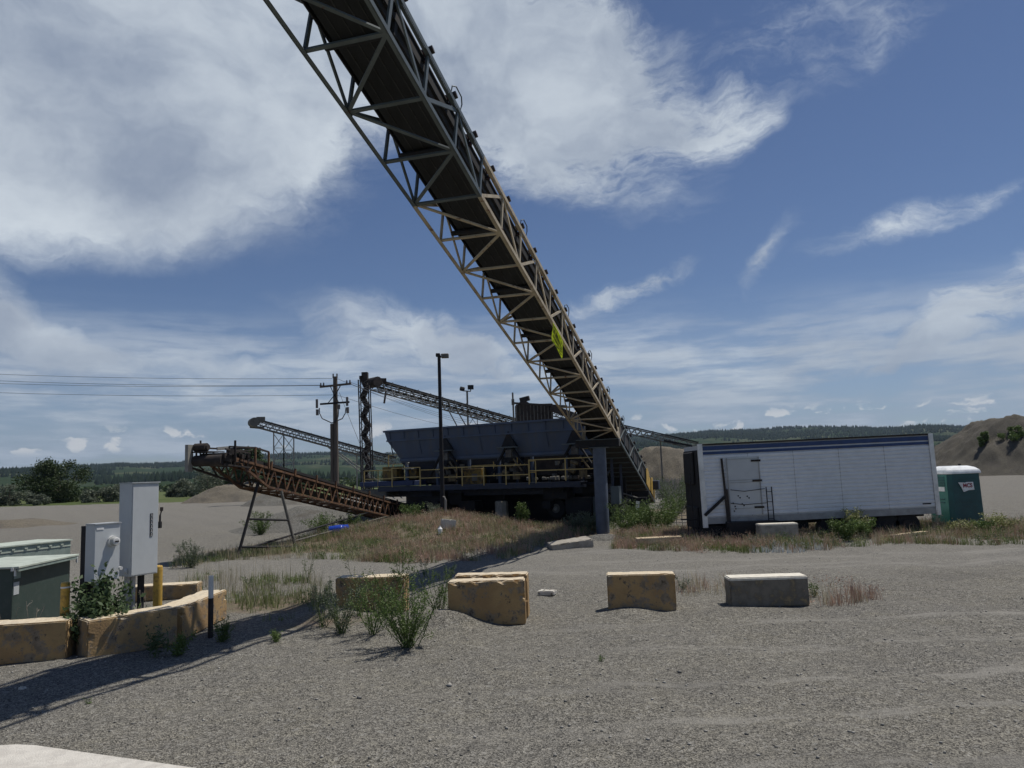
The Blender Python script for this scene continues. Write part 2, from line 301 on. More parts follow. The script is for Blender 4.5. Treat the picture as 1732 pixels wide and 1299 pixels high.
# ------------------------------------------------------------------ mesh helpers
SPLIT = {'post', 'leg', 'support_leg', 'gusset_plate', 'support_gusset', 'roller_bracket', 'upright', 'frame_post', 'seam', 'brace', 'hinge', 'chain', 'divider_stiffener', 'bracket_arm', 'dent', 'side_board', 'lifting_hook', 'louvre', 'rib', 'bearing_plate', 'label_symbol', 'screen_rib', 'truss_member'}
def wmat(o):
    m = Matrix.Identity(4)
    while o is not None:
        if o.get('_local'): return Matrix.Identity(4)
        m = (Matrix.Translation(o.location) @ o.rotation_euler.to_matrix().to_4x4()) @ m; o = o.parent
    return m
class MB:
    def __init__(s): s.v = []; s.f = []; s.g = []
    def add(s, vs, fs):
        o = len(s.v); s.g.append((o, len(s.f))); s.v += [tuple(v) for v in vs]; s.f += [tuple(i+o for i in f) for f in fs]; return s
    def bar(s, p, q, w, h=None, up=(0, 0, 1), ext=0.0):
        p = Vector(p); q = Vector(q); h = h or w; d = (q-p)
        if d.length < 1e-6: return s
        d.normalize(); p = p-d*ext; q = q+d*ext
        u = Vector(up); a = d.cross(u)
        if a.length < 1e-3: a = d.cross(Vector((1, 0, 0)))
        a.normalize(); b = a.cross(d); a = a*w/2; b = b*h/2
        return s.add([p-a-b, p+a-b, p+a+b, p-a+b, q-a-b, q+a-b, q+a+b, q-a+b],
                     [(0, 1, 2, 3), (7, 6, 5, 4), (0, 4, 5, 1), (1, 5, 6, 2), (2, 6, 7, 3), (3, 7, 4, 0)])
    def angle(s, p, q, w, t=.012, up=(0, 0, 1), flip=1):      # L-section
        p = Vector(p); q = Vector(q); d = (q-p).normalized(); a = d.cross(Vector(up))
        if a.length < 1e-3: a = d.cross(Vector((1, 0, 0)))
        a.normalize(); b = a.cross(d)
        s.bar(p+a*w/2*flip, q+a*w/2*flip, t, w, up); s.bar(p-b*(w/2-t/2), q-b*(w/2-t/2), w-t*2.2, t, up); return s
    def tube(s, p, q, r, r2=None, n=12, cap=True):
        p = Vector(p); q = Vector(q); r2 = r if r2 is None else r2; d = (q-p).normalized()
        a = d.cross(Vector((0, 0, 1)))
        if a.length < 1e-3: a = Vector((1, 0, 0))
        a.normalize(); b = a.cross(d); vs = []
        for c, rr in ((p, r), (q, r2)):
            for i in range(n):
                t = 2*PI*i/n; vs.append(c+a*math.cos(t)*rr+b*math.sin(t)*rr)
        fs = [(i, (i+1) % n, n+(i+1) % n, n+i) for i in range(n)]
        if cap: fs += [tuple(range(n))[::-1], tuple(range(n, 2*n))]
        return s.add(vs, fs)
    def path(s, pts, r, n=6):
        pts = [Vector(p) for p in pts]; rings = []
        o = len(s.v)
        for i, p in enumerate(pts):
            d = (pts[min(i+1, len(pts)-1)]-pts[max(i-1, 0)]).normalized(); a = d.cross(Vector((0.13, 0.21, 1)))
            a.normalize(); b = a.cross(d); rr = r[i] if isinstance(r, (list, tuple)) else r
            for k in range(n):
                t = 2*PI*k/n; s.v.append(tuple(p+a*math.cos(t)*rr+b*math.sin(t)*rr))
        for i in range(len(pts)-1):
            for k in range(n): s.f.append((o+i*n+k, o+i*n+(k+1) % n, o+(i+1)*n+(k+1) % n, o+(i+1)*n+k))
        s.f.append(tuple(o+k for k in range(n))[::-1]); s.f.append(tuple(o+(len(pts)-1)*n+k for k in range(n)))
        return s
    def box(s, c, size, rz=0.0, mtx=None):
        x, y, z = [k/2 for k in size]; m = mtx or (Matrix.Translation(c) @ Matrix.Rotation(rz, 4, 'Z'))
        vs = [m @ Vector(k) for k in ((-x, -y, -z), (x, -y, -z), (x, y, -z), (-x, y, -z), (-x, -y, z), (x, -y, z), (x, y, z), (-x, y, z))]
        return s.add(vs, [(3, 2, 1, 0), (4, 5, 6, 7), (0, 1, 5, 4), (1, 2, 6, 5), (2, 3, 7, 6), (3, 0, 4, 7)])
    def loft(s, rings, cap=True):
        n = len(rings[0]); o = len(s.v)
        for r in rings: s.v += [tuple(p) for p in r]
        for i in range(len(rings)-1):
            for k in range(n): s.f.append((o+i*n+k, o+i*n+(k+1) % n, o+(i+1)*n+(k+1) % n, o+(i+1)*n+k))
        if cap: s.f.append(tuple(o+k for k in range(n))[::-1]); s.f.append(tuple(o+(len(rings)-1)*n+k for k in range(n)))
        return s
    def plate(s, pts, nrm, t):
        n = Vector(nrm).normalized()*t/2; a = [Vector(p)-n for p in pts]; b = [Vector(p)+n for p in pts]; k = len(pts)
        return s.add(a+b, [tuple(range(k))[::-1], tuple(range(k, 2*k))]+[(i, (i+1) % k, k+(i+1) % k, k+i) for i in range(k)])
    def build(s, name, m, parent=None, bevel=0, smooth=False, segs=1):
        if name in SPLIT and parent is not None and len(s.g) > 1 and s.g[0][0] == 0:
            gg = s.g+[(len(s.v), len(s.f))]
            for (v0, f0), (v1, f1) in zip(gg, gg[1:]):
                q = MB(); q.add(s.v[v0:v1], [tuple(i-v0 for i in f) for f in s.f[f0:f1]]); o = q.build(name, m, parent, bevel, smooth, segs)
            return o
        me = bpy.data.meshes.new(name)
        o = bpy.data.objects.new(name, me); C.objects.link(o)
        inv = wmat(parent).inverted() if parent else Matrix.Identity(4)
        me.from_pydata([tuple(inv @ Vector(v)) for v in s.v], [], s.f); me.update()
        bm = bmesh.new(); bm.from_mesh(me); bmesh.ops.recalc_face_normals(bm, faces=bm.faces)
        if bevel: bmesh.ops.bevel(bm, geom=[e for e in bm.edges], offset=bevel, segments=segs, affect='EDGES', clamp_overlap=True)
        bm.to_mesh(me); bm.free()
        if smooth:
            for p in me.polygons: p.use_smooth = True
        me.materials.append(MT[m] if isinstance(m, str) else m)
        if parent: o.parent = parent
        return o
def tag(o, label=None, cat=None, group=None, kind=None):
    if label: o['label'] = label
    if cat: o['category'] = cat
    if group: o['group'] = group
    if kind: o['kind'] = kind
    return o
def empty(name, loc, label, cat, group=None, rz=0.0, local=False):
    o = bpy.data.objects.new(name, None); C.objects.link(o); o.location = loc; o.rotation_euler = (0, 0, rz); o.empty_display_size = .2
    if local: o['_local'] = 1
    return tag(o, label, cat, group)
def npmesh(name, V, F, m, parent=None, k=3, loc=None):
    """fast mesh: V (n,3), F (m,k)"""
    me = bpy.data.meshes.new(name); V = np.asarray(V, dtype=np.float32); F = np.asarray(F, dtype=np.int32)
    if loc is not None: V = V-np.array(loc, dtype=np.float32)
    me.vertices.add(len(V)); me.vertices.foreach_set('co', V.ravel())
    me.loops.add(F.size); me.loops.foreach_set('vertex_index', F.ravel())
    me.polygons.add(len(F)); me.polygons.foreach_set('loop_start', np.arange(0, F.size, k, dtype=np.int32))
    me.polygons.foreach_set('loop_total', np.full(len(F), k, dtype=np.int32)); me.update(calc_edges=True)
    me.materials.append(MT[m] if isinstance(m, str) else m)
    o = bpy.data.objects.new(name, me); C.objects.link(o)
    if loc is not None and parent is None: o.location = loc
    if parent: o.parent = parent
    return o
def text_obj(txt, size, m, parent, mtx, name='lettering', bold=0.0, ext=.002):
    cu = bpy.data.curves.new(name, 'FONT'); cu.body = txt; cu.size = size; cu.extrude = ext; cu.offset = bold; cu.align_x = 'CENTER'; cu.align_y = 'CENTER'
    t_ = bpy.data.objects.new(name, cu); C.objects.link(t_); dg = bpy.context.evaluated_depsgraph_get(); me = bpy.data.meshes.new_from_object(t_.evaluated_get(dg)); bpy.data.objects.remove(t_)
    o = bpy.data.objects.new(name, me); C.objects.link(o); me.materials.clear(); me.materials.append(MT[m]); o.parent = parent; o.matrix_local = mtx; return o
def local_rect_frame(o, x, n):   # matrix with local X along x, local Z along n
    x = Vector(x).normalized(); n = Vector(n).normalized(); y = n.cross(x)
    return Matrix(((x.x, y.x, n.x, o[0]), (x.y, y.y, n.y, o[1]), (x.z, y.z, n.z, o[2]), (0, 0, 0, 1)))

# ------------------------------------------------------------------ terrain
def gs(x, y, cx, cy, sx_, sy_): return np.exp(-((x-cx)/sx_)**2-((y-cy)/sy_)**2)
def ss(v, a, b):
    t = np.clip((v-a)/(b-a), 0, 1); return t*t*(3-2*t)
def H(x, y):
    x = np.asarray(x, float); y = np.asarray(y, float)
    z = .80*gs(x, y, -3.2, 35.3, 3.6, 3.4) + .22*gs(x, y, -6.5, 33, 3, 3)
    z = z - .9*gs(x, y, 1.2, 41.5, 4.5, 3.4)
    z = z + .35*gs(x, y, 4.6, 36, 1.6, 2)
    z = z + .30*gs(x, y, -1.35, 13.9, .75, .55) + .12*gs(x, y, 2.0, 14.75, .55, .6) + .16*gs(x, y, -3.7, 15.2, .5, .6)
    z = z + .10*gs(x, y, 3.2, 28.6, 1.5, 1.0)
    z = z + .12*gs(x, y, 11, 29.5, 8, 2)
    z = z + .03*np.sin(x*.9+1.3)*np.sin(y*.7) + .02*np.sin(x*2.1+y*1.3) + .012*np.sin(x*5.3-y*3.1)*np.sin(y*4.7)
    z = z*np.clip(1.2-y/400., 0, 1)
    r = np.hypot(x, y)
    z = z + ss(r, 160, 500)*(-1.5) + ss(r, 300, 900)*2*np.sin(x*.004+1)*np.sin(y*.006)
    return z
def hz(x, y): return float(H(x, y))
def ground():
    azs = np.concatenate([np.linspace(-180, -46, 40)[:-1], np.linspace(-46, 46, 420), np.linspace(46, 180, 40)[1:-1]])
    rs = np.concatenate([[.05, 1.5, 3, 4.5], np.linspace(6, 46, 240), np.geomspace(47, 6600, 140)])
    A, Rr = np.meshgrid(np.radians(azs), rs); X = Rr*np.sin(A); Y = Rr*np.cos(A); Z = H(X, Y)
    n, m = A.shape; V = np.stack([X, Y, Z], -1).reshape(-1, 3)
    i, j = np.meshgrid(np.arange(n-1), np.arange(m), indexing='ij'); j2 = (j+1) % m
    F = np.stack([i*m+j, (i+1)*m+j, (i+1)*m+j2, i*m+j2], -1).reshape(-1, 4)[:, ::-1]
    o = npmesh('ground', V, F, 'ground', k=4); tag(o, 'grey gravel yard running out to green meadow', None, None, 'structure')
    # what grows where: red = weed soil, green = meadow
    x = V[:, 0]; y = V[:, 1]
    w = gs(x, y, -3.5, 32.5, 6.5, 4.2)*1.25 + .9*gs(x, y, -8.5, 30.5, 3.2, 2.0) + 1.1*gs(x, y, 9, 30.5, 6.5, 2.6) + .9*gs(x, y, 17, 28.2, 6, 1.6)
    w = w + .75*gs(x, y, -5.5, 17.3, 2.6, 1.6) + .5*gs(x, y, -3.6, 14.5, 1.6, 1.0) + .45*gs(x, y, 5.6, 15.3, 1.5, .5) + .8*gs(x, y, 9, 45, 4, 8)
    px = x/np.maximum(y, 1)
    edge = 150+25*np.sin(px*5)
    edge = np.where(px > .33, 260, edge); edge = np.where((px > -.33) & (px < .33), 115, edge)
    g = ss(np.hypot(x, y), edge-12, edge+12); g = np.where(y < 0, .5, g)
    ca = o.data.color_attributes.new('cover', 'FLOAT_COLOR', 'POINT')
    col = np.stack([np.clip(w, 0, 1), g, 0*g, 0*g+1], -1).astype(np.float32); ca.data.foreach_set('color', col.ravel())
    for p in o.data.polygons: p.use_smooth = True
    return o
ground()

def heightfield(name, cx, cy, rx, ry, h, m, seed, rough=.12, n=70, power=1.0, label='', top=.0, group=None, rz=0):
    u = np.linspace(-1.25, 1.25, n); U_, V_ = np.meshgrid(u, u); X = cx+U_*rx; Y = cy+V_*ry
    Rr = np.hypot(U_, V_); base = np.clip(1-Rr, -.3, 1-top)/(1-top)
    Z = np.zeros_like(X)
    for i in range(n):
        for j in range(n):
            nn = mnoise.fractal(Vector((X[i, j]*.35+seed, Y[i, j]*.35, seed)), 1.0, 2.1, 5)*rough + mnoise.noise(Vector((X[i, j]*.09+seed*3, Y[i, j]*.09, 1)))*rough*1.8
            b = base[i, j]; nn += mnoise.fractal(Vector((X[i, j]*1.3, Y[i, j]*1.3, seed)), 1.0, 2.1, 3)*rough*.35
            Z[i, j] = h*(np.sign(b)*abs(b)**power + nn*max(0, min(1, (b+.05)*4))) 
    Z = Z+H(cx, cy)-.03
    V = np.stack([X, Y, Z], -1).reshape(-1, 3); I, J = np.meshgrid(np.arange(n-1), np.arange(n-1), indexing='ij')
    F = np.stack([I*n+J, I*n+J+1, (I+1)*n+J+1, (I+1)*n+J], -1).reshape(-1, 4)
    o = npmesh(name, V, F, m, k=4, loc=(cx, cy, 0)); tag(o, label, 'gravel pile', group)
    for p in o.data.polygons: p.use_smooth = True
    return o
p = at(1712, 800, 118)
heightfield('gravel_pile', p.x+3, 118, 19, 17, 7.6, 'pile_dark', 3.3, .09, 110, .95, 'tall brown gravel mound with shrubs on top behind the teal toilet', .40)
p = at(1120, 800, 95); heightfield('gravel_pile', p.x+1, 97, 8.5, 7, 4.6, 'pile', 9.1, .12, 60, .9, 'pale sand pile seen between the conveyor tail and the trailer', .35)
p = at(385, 845, 112); heightfield('gravel_pile', p.x+1, 112, 7.5, 6, 2.5, 'pile', 5.1, .14, 50, .9, 'low tan gravel pile beyond the head of the rusty conveyor', .35)
p = at(450, 850, 88); heightfield('gravel_pile', p.x+1.5, 88, 4.2, 4, 2.1, 'pile_grey', 6.1, .06, 40, 1.1, 'small grey cone of crushed stone behind the rusty conveyor legs')
p = at(560, 870, 46); heightfield('gravel_pile', p.x, 44, 5.2, 4.5, 1.1, 'pile_grey', 7.7, .12, 50, .9, 'grey gravel heap under the middle of the rusty conveyor', .3)
p = at(25, 880, 58); heightfield('gravel_pile', p.x-1, 58, 5.5, 4, .55, 'pile', 2.2, .12, 40, .9, 'low gravel windrow at the far left of the yard', .4)
p = at(845, 860, 40); heightfield('gravel_pile', p.x, 39.6, 2.1, 2.0, 1.0, 'pile_grey', 1.7, .06, 40, 1.0, 'small gravel cone spilled under the blue hopper')
p = at(1020, 915, 29); heightfield('gravel_pile', p.x, 29.0, 1.0, .7, .20, 'pile_grey', 8.7, .10, 30, .8, 'low grey mound at the foot of the blue column', .3)

# hills
SIL = [(-400, 800), (0, 797), (60, 795), (120, 791), (200, 786), (300, 783), (350, 778), (440, 776), (520, 772), (580, 768), (640, 772), (720, 768), (900, 752),
       (1060, 741), (1130, 737), (1200, 732), (1300, 731), (1380, 726), (1480, 728), (1560, 722), (1640, 723), (1732, 716), (2200, 700)]
_sa = np.array([azel(*s)[0] for s in SIL]); _se = np.array([math.tan(azel(*s)[1]) for s in SIL])
def hillH(a, r):
    e = np.interp(a, _sa, _se)
    f = ss(r, 900, 4200)
    base = (e*4200)*f**1.15*.97
    x = r*np.sin(a); y = r*np.cos(a)
    n = 14*np.sin(x*.0031+1.1)*np.cos(y*.0027+.4)+8*np.sin(x*.008+y*.003)+5*np.sin(x*.017-y*.011)+3*np.sin(x*.04+y*.023)
    mid = 22*np.exp(-((r-2100)/500)**2)*(.6+.4*np.sin(a*9+1))
    foot = 12*np.exp(-((r-1200)/260)**2)*(.5+.5*np.sin(a*14+.5))
    return base+(n*.5)*ss(r, 900, 2500)+mid+foot-3 + EYE*f
def hills():
    A = np.linspace(R_(-52), R_(52), 420); Rs = np.concatenate([np.linspace(850, 4200, 90), [4500, 5200]])
    AA, RR = np.meshgrid(A, Rs); Z = hillH(AA, RR); Z[-2] *= .9; Z[-1] *= .5
    X = RR*np.sin(AA); Y = RR*np.cos(AA); n, m = AA.shape; V = np.stack([X, Y, Z], -1).reshape(-1, 3)
    I, J = np.meshgrid(np.arange(n-1), np.arange(m-1), indexing='ij')
    F = np.stack([I*m+J, (I+1)*m+J, (I+1)*m+J+1, I*m+J+1], -1).reshape(-1, 4)[:, ::-1]
    o = npmesh('hills', V, F, 'hill', k=4); tag(o, 'long forested ridge along the horizon', None, None, 'structure')
    for p in o.data.polygons: p.use_smooth = True
    # conifers on the ridge and in bands down the slope
    N = 60000; a = RNG.uniform(R_(-40), R_(40), N); r = RNG.uniform(1000, 4250, N)**1.0
    keep = np.zeros(N, bool)
    for i in range(N):
        x_ = r[i]*math.sin(a[i]); y_ = r[i]*math.cos(a[i])
        q = mnoise.fractal(Vector((x_*.0028, y_*.0045, 2.5)), 1.0, 2.0, 5)
        lim = .14-.55*min(1, max(0, (r[i]-2300)/1500))
        keep[i] = q > lim+RNG.uniform(-.06, .06)
    a = a[keep]; r = r[keep]; N = len(a); h = RNG.uniform(7, 17, N); w = h*RNG.uniform(.22, .42, N)
    x = r*np.sin(a); y = r*np.cos(a); z = hillH(a, r)-1; ang = RNG.uniform(0, 6.28, N)
    P = [np.stack([x, y, z+h], -1)]
    for k in range(4): P.append(np.stack([x+w*np.cos(ang+k*PI/2), y+w*np.sin(ang+k*PI/2), z], -1))
    P.append(np.stack([x+w*.2, y, z+h*.8], -1))
    V = np.stack(P, 1).reshape(-1, 3); b = np.arange(N)[:, None]*6
    F = np.concatenate([np.stack([b[:, 0]+0, b[:, 0]+1+k, b[:, 0]+1+(k+1) % 4], -1) for k in range(4)])
    o = npmesh('forest', V, F, 'conifer'); tag(o, 'dark conifers covering the distant ridge', 'forest', None, 'stuff')
hills()

# ------------------------------------------------------------------ foliage
def leaves(P, size, rng=None, aspect=2.0, upb=.0):
    """P (n,3) centres -> quads (diamond leaves) of given sizes"""
    rng = rng or RNG; n = len(P); s = np.broadcast_to(size, (n,))[:, None]
    a = rng.normal(size=(n, 3)); a[:, 2] = a[:, 2]*.7+upb; a /= np.linalg.norm(a, axis=1)[:, None]
    b = np.cross(a, rng.normal(size=(n, 3))); b /= np.linalg.norm(b, axis=1)[:, None]+1e-9
    V = np.stack([P-a*s*.5, P+b*s*.5/aspect, P+a*s*.5, P-b*s*.5/aspect], 1).reshape(-1, 3)
    F = np.arange(n*4).reshape(n, 4); return V, F
def tree(name, base, height, spread, label, m='leaf_dark', n=9000, ls=.3, trunk_h=.3, seed=1, cat='tree', clumps=22, flat=.8, group=None, low=.2):
    rng = np.random.default_rng(seed); base = Vector(base)
    root = empty(name, base, label, cat, group)
    mb = MB(); r0 = height*.022+.03; mb.path([(0, 0, -.2), (.02*height, 0, height*.2), (0, .02*height, height*.45), (.01*height, 0, height*.72)], [r0*1.3, r0, r0*.7, r0*.3], 8)
    cs = []
    for i in range(clumps):
        t = rng.uniform(0, 1); zz = height*(low+(1-low)*t*.93); rad = spread*.5*math.sin(PI*min(1, .18+.72*t))**.7*rng.uniform(.25, 1.0)
        an = rng.uniform(0, 2*PI); c = np.array([rad*math.cos(an), rad*math.sin(an), zz]); cs.append((c, rng.uniform(.12, .24)*spread*(1.05-.45*t)))
        st = Vector((0, 0, height*(.12+.5*t))); mb.path([st, (st+Vector(c))*.5+Vector((0, 0, -.03*height)), Vector(c)], [r0*.4, r0*.25, r0*.08], 5)
    mb2 = MB(); mb2.v = mb.v; mb2.f = mb.f; root['_local'] = 1; mb2.build('trunk', 'bark', root)
    Ps = []; wts = np.array([c[1]**2 for c in cs]); wts /= wts.sum(); cnt = rng.multinomial(n, wts)
    for (c, r), k in zip(cs, cnt):
        d = rng.normal(size=(k, 3)); d /= np.linalg.norm(d, axis=1)[:, None]; rr = rng.uniform(.0, 1, k)[:, None]**.5
        Ps.append(c+d*rr*r*np.array([1.1, 1.1, flat])+rng.normal(size=(k, 3))*r*.12)
    V, F = leaves(np.concatenate(Ps), rng.uniform(.6, 1.4, n)*ls, rng); V[:, 2] = np.maximum(V[:, 2], 0.02)
    npmesh('crown', V, F, m, root, k=4); return root
def weed(name, base, h, spread, label, m='leaf', stems=9, lpn=60, ls=.03, seed=1, cat='weed', group=None, tip=None, lean=0, aspect=2.4, start=.1, curve=1.0):
    """fan of thin stems from one root, small leaves along them"""
    rng = np.random.default_rng(seed); root = empty(name, base, label, cat, group); root['_local'] = 1
    mb = MB(); Ps = []
    for i in range(stems):
        an = rng.uniform(0, 2*PI); hh = h*rng.uniform(.55, 1.0); sp = spread*.5*rng.uniform(.15, 1.0)
        p0 = np.array([rng.normal()*.03*spread, rng.normal()*.03*spread, -.03]); pts = []
        for k in range(6):
            t = k/5; pts.append(p0+np.array([math.cos(an)*sp*t**curve+lean*t*t, math.sin(an)*sp*t**curve, hh*t])+rng.normal(size=3)*.012*h*t)
        mb.path(pts, [.006*h*(1-.8*k/5)+.0015 for k in range(6)], 3)
        q = np.array(pts); nb = rng.integers(4, 9)
        for b in range(nb):        # side branches
            t = rng.uniform(start, .95); k = min(4, int(t*5)); f = t*5-k; c = q[k]*(1-f)+q[k+1]*f
            d = np.array([math.cos(an)+rng.normal()*1.0, math.sin(an)+rng.normal()*1.0, rng.uniform(.6, 2.0)]); d /= np.linalg.norm(d); L = h*.28*(1-t*.6)*rng.uniform(.5, 1.2)
            mb.path([c, c+d*L*.5+rng.normal(size=3)*.01, c+d*L], [.0025*h+.001]*2+[.001], 3)
            kk = int(lpn/ (nb)*rng.uniform(.6, 1.3)); tt = rng.uniform(.1, 1, kk)[:, None]
            Ps.append(c+d*L*tt+rng.normal(size=(kk, 3))*ls*.8)
        kk = int(lpn*.35); tt = rng.uniform(start, 1, kk)*5; ki = np.minimum(4, tt.astype(int)); ff = (tt-ki)[:, None]
        Ps.append(q[ki]*(1-ff)+q[ki+1]*ff+rng.normal(size=(kk, 3))*ls*.6)
    mb.build('stem', 'leaf' if m != 'twig' else 'twig', root)
    P = np.concatenate(Ps)
    if lpn: V, F = leaves(P, rng.uniform(.6, 1.5, len(P))*ls, rng, aspect, .5); npmesh('leaves', V, F, m, root, k=4)
    return root
def inpoly(px, py, poly):
    ins = np.zeros(len(px), bool); n = len(poly)
    for i in range(n):
        x1, y1 = poly[i]; x2, y2 = poly[(i+1) % n]
        c = ((y1 > py) != (y2 > py)) & (px < (x2-x1)*(py-y1)/(y2-y1+1e-9)+x1); ins ^= c
    return ins
def grass(name, m, polys, per_m2, hmin, hmax, label, wid=.012, blades=7, seed=1, noise_lim=None, bend=.35):
    rng = np.random.default_rng(seed); allP = []
    for poly, dm in polys:
        g = [G(*q) for q in poly]; x0 = min(q.x for q in g)-1; x1 = max(q.x for q in g)+1; y0 = min(q.y for q in g)-1; y1 = min(70, max(q.y for q in g)+1)
        n = int((x1-x0)*(y1-y0)*per_m2*dm); x = rng.uniform(x0, x1, n); y = rng.uniform(y0, y1, n); z = H(x, y)
        # the outlines were read at ground level
        a, b = pjn(np.stack([x, y, 0*z], -1)); k = inpoly(a, b, poly); allP.append(np.stack([x, y, z], -1)[k])
    P = np.concatenate(allP)
    if noise_lim is not None:
        q = np.array([mnoise.fractal(Vector((p[0]*.6+seed, p[1]*.6, seed)), 1., 2., 3) for p in P]); P = P[q+rng.uniform(-.15, .15, len(P)) > noise_lim]
    n = len(P); B = np.repeat(P, blades, 0)+np.concatenate([rng.normal(size=(n*blades, 2))*.06, np.zeros((n*blades, 1))], 1)
    hh = np.repeat(rng.uniform(hmin, hmax, n), blades)*rng.uniform(.5, 1.1, n*blades); an = rng.uniform(0, 2*PI, n*blades); bd = hh*bend*rng.uniform(0, 1, n*blades)
    s = np.stack([np.sin(an), -np.cos(an), 0*an], -1)*wid/2*rng.uniform(.7, 1.4, n*blades)[:, None]; d = np.stack([np.cos(an), np.sin(an), 0*an], -1)
    mid = B+d*(bd*.35)[:, None]+np.stack([0*hh, 0*hh, hh*.55], -1); tip = B+d*bd[:, None]+np.stack([0*hh, 0*hh, hh], -1)
    V = np.stack([B-s-[0, 0, .02], B+s-[0, 0, .02], mid+s*.8, mid-s*.8, tip+s*.25, tip-s*.25], 1).reshape(-1, 3); i = np.arange(n*blades)[:, None]*6
    F = np.concatenate([i+np.array([[0, 1, 2, 3]]), i+np.array([[3, 2, 4, 5]])]); o = npmesh(name, V, F, m, k=4); tag(o, label, 'grass', None, 'stuff'); return o

# ------------------------------------------------------------------ big overhead conveyor
AZ, EL = R_(16.61), R_(-14.93)
cd = Vector((math.sin(AZ)*math.cos(EL), math.cos(AZ)*math.cos(EL), math.sin(EL))); cw = Vector((math.cos(AZ), -math.sin(AZ), 0)); cn = cw.cross(cd)
CP = Vector((2.774, 32.301, 4.132)); CW = 1.5; CH = .98
def K(s, u, v): return CP+cd*s+cw*u+cn*v
S0 = -21.84; DS = 1.525
def big_conveyor():
    root = empty('overhead_conveyor', K(0, CW/2, 0), 'long overhead truss conveyor, grey above and tan below, rising on a round column', 'conveyor')
    def sj(k): return S0+DS*k
    def section(k0, k1, m, cs, ws, endv=None):
        for u in (0, CW):
            for v in (0, CH):
                mb = MB(); mb.angle(K(sj(k0), u, v), K(sj(k1), u, v), cs, .014, cn, 1 if u else -1); o = mb.build('chord', m, root)
        for u in (0, CW):
            mb = MB()
            for k in range(k0, k1+1):
                mb.bar(K(sj(k), u, cs/2), K(sj(k), u, CH-cs/2), ws, ws*.5, cw)
                if k < k1:
                    a, b = (0, CH) if k % 2 else (CH, 0)
                    mb.bar(K(sj(k), u, a), K(sj(k+1), u, b), ws*.9, ws*.4, cw, 0)
            mb.build('side_bracing', m, root)
        mb = MB()
        for k in range(k0, k1+1):
            mb.bar(K(sj(k), 0, -.0), K(sj(k), CW, -.0), ws*.95, ws*.5, cn)
            if k < k1:
                a, b = (0, CW) if k % 2 == 1 else (CW, 0)
                mb.bar(K(sj(k), a, .003), K(sj(k+1), b, .003), ws*.85, ws*.4, cn, -.03)
        mb.build('bottom_bracing', m, root)
        mb = MB()
        for k in range(k0, k1+1, 2):
            for u in (0, CW):
                mb.plate([K(sj(k)-.14, u, .01), K(sj(k)+.14, u, .01), K(sj(k)+.06, u, .16), K(sj(k)-.06, u, .16)], cw, .02)
        mb.build('gusset_plate', m, root)
    section(-9, 3, 'steel_grey', .095, .085)
    section(3, 15, 'steel_tan', .10, .08)
    # corner gussets over the support column
    mb = MB()
    for u in (0, CW):
        mb.plate([K(-1.6, u-.02, -.02), K(-.9, u-.02, -.02), K(-1.15, u-.02, .42)], cw, .03); mb.plate([K(.3, u, -.01), K(1.2, u, -.01), K(.7, u, .5)], cw, .03)
    mb.build('support_gusset', 'steel_tan', root)
    # return belt (seen from below), carrying deck above it, side boards
    s0, s1 = sj(-9), 13.4
    MB().bar(K(s0, CW/2, .50), K(s1, CW/2, .50), .98, .022, cn).build('return_belt', 'rubber_l', root)
    mb = MB()
    for u in (.42, .66, .88, 1.08): mb.bar(K(s0, u, .484), K(s1, u, .484), .025, .012, cn)
    mb.build('belt_fold_ridge', 'belt_strip', root)  # slightly lighter ridges for the lengthwise folds of the belt
    mb = MB()
    for u, t in ((.16, 0), (CW-.16, 1)):
        mb.bar(K(s0, u, .76), K(s1, u, .76), .03, .46, cn)
    mb.build('side_board', 'dark', root)
    mb = MB(); prof = [(.12, 1.06), (.42, .90), (CW-.42, .90), (CW-.12, 1.06), (CW-.12, 1.03), (CW-.42, .87), (.42, .87), (.12, 1.03)]
    mb.loft([[K(s, u, v) for u, v in prof] for s in (s0, s1)]); mb.build('carrying_belt', 'rubber', root)
    # drip pan between the two belts
    MB().bar(K(s0, CW/2, .68), K(s1, CW/2, .68), CW*.88, .015, cn).build('decking', 'dark', root)
    # return rollers
    proto = None; s = sj(-8)+.4; k = 0
    def dupe(o, delta):
        c = o.copy(); C.objects.link(c); c.parent = root; c.location = o.location+delta; return c
    pr = MB().tube(K(s, .1, .42), K(s, CW-.1, .42), .062, n=12).build('return_roller', 'dark', root, smooth=False)
    hb = MB()
    for u in (.1, CW-.1): hb.bar(K(s, u, .36), K(s, u, .62), .05, .10, cd)
    hb = hb.build('roller_bracket', 'dark', root)
    for i in range(1, 12): dupe(pr, cd*3.05*i); dupe(hb, cd*3.05*i)
    # troughing idlers with red end brackets standing proud of the top chord
    mb = MB()
    ib = MB()
    for u, sg in ((.02, -1), (CW-.02, 1)):
        ib.bar(K(s, u-sg*.04, CH), K(s, u-sg*.02, CH+.20), .09, .02, cd); ib.tube(K(s, u-.2*sg, CH+.14), K(s, u+sg*.07, CH+.22), .075, n=12)
    ib.bar(K(s, .05, CH-.03), K(s, CW-.05, CH-.03), .06, .05, cn)
    ib = ib.build('troughing_idler', 'idler_red', root); ge = DS*.80
    for i in range(1, 36): dupe(ib, cd*ge*i)
    g = MB()
    for sg, u in ((1, CW),):
        g.path([K(s-.2, u, CH), K(s-.2, u+.03, CH+.26), K(s-.08, u+.06, CH+.34), K(s+.22, u+.06, CH+.34), K(s+.32, u+.04, CH+.24), K(s+.32, u, CH)], .014, 6)
    g = g.build('idler_guard', 'steel_grey', root)
    for i in (1, 4, 8, 12, 16, 20, 23, 26, 29): dupe(g, cd*ge*i)
    # lower length: solid belly pan with ribs, channel sides
    a, b = 1.05, 13.3
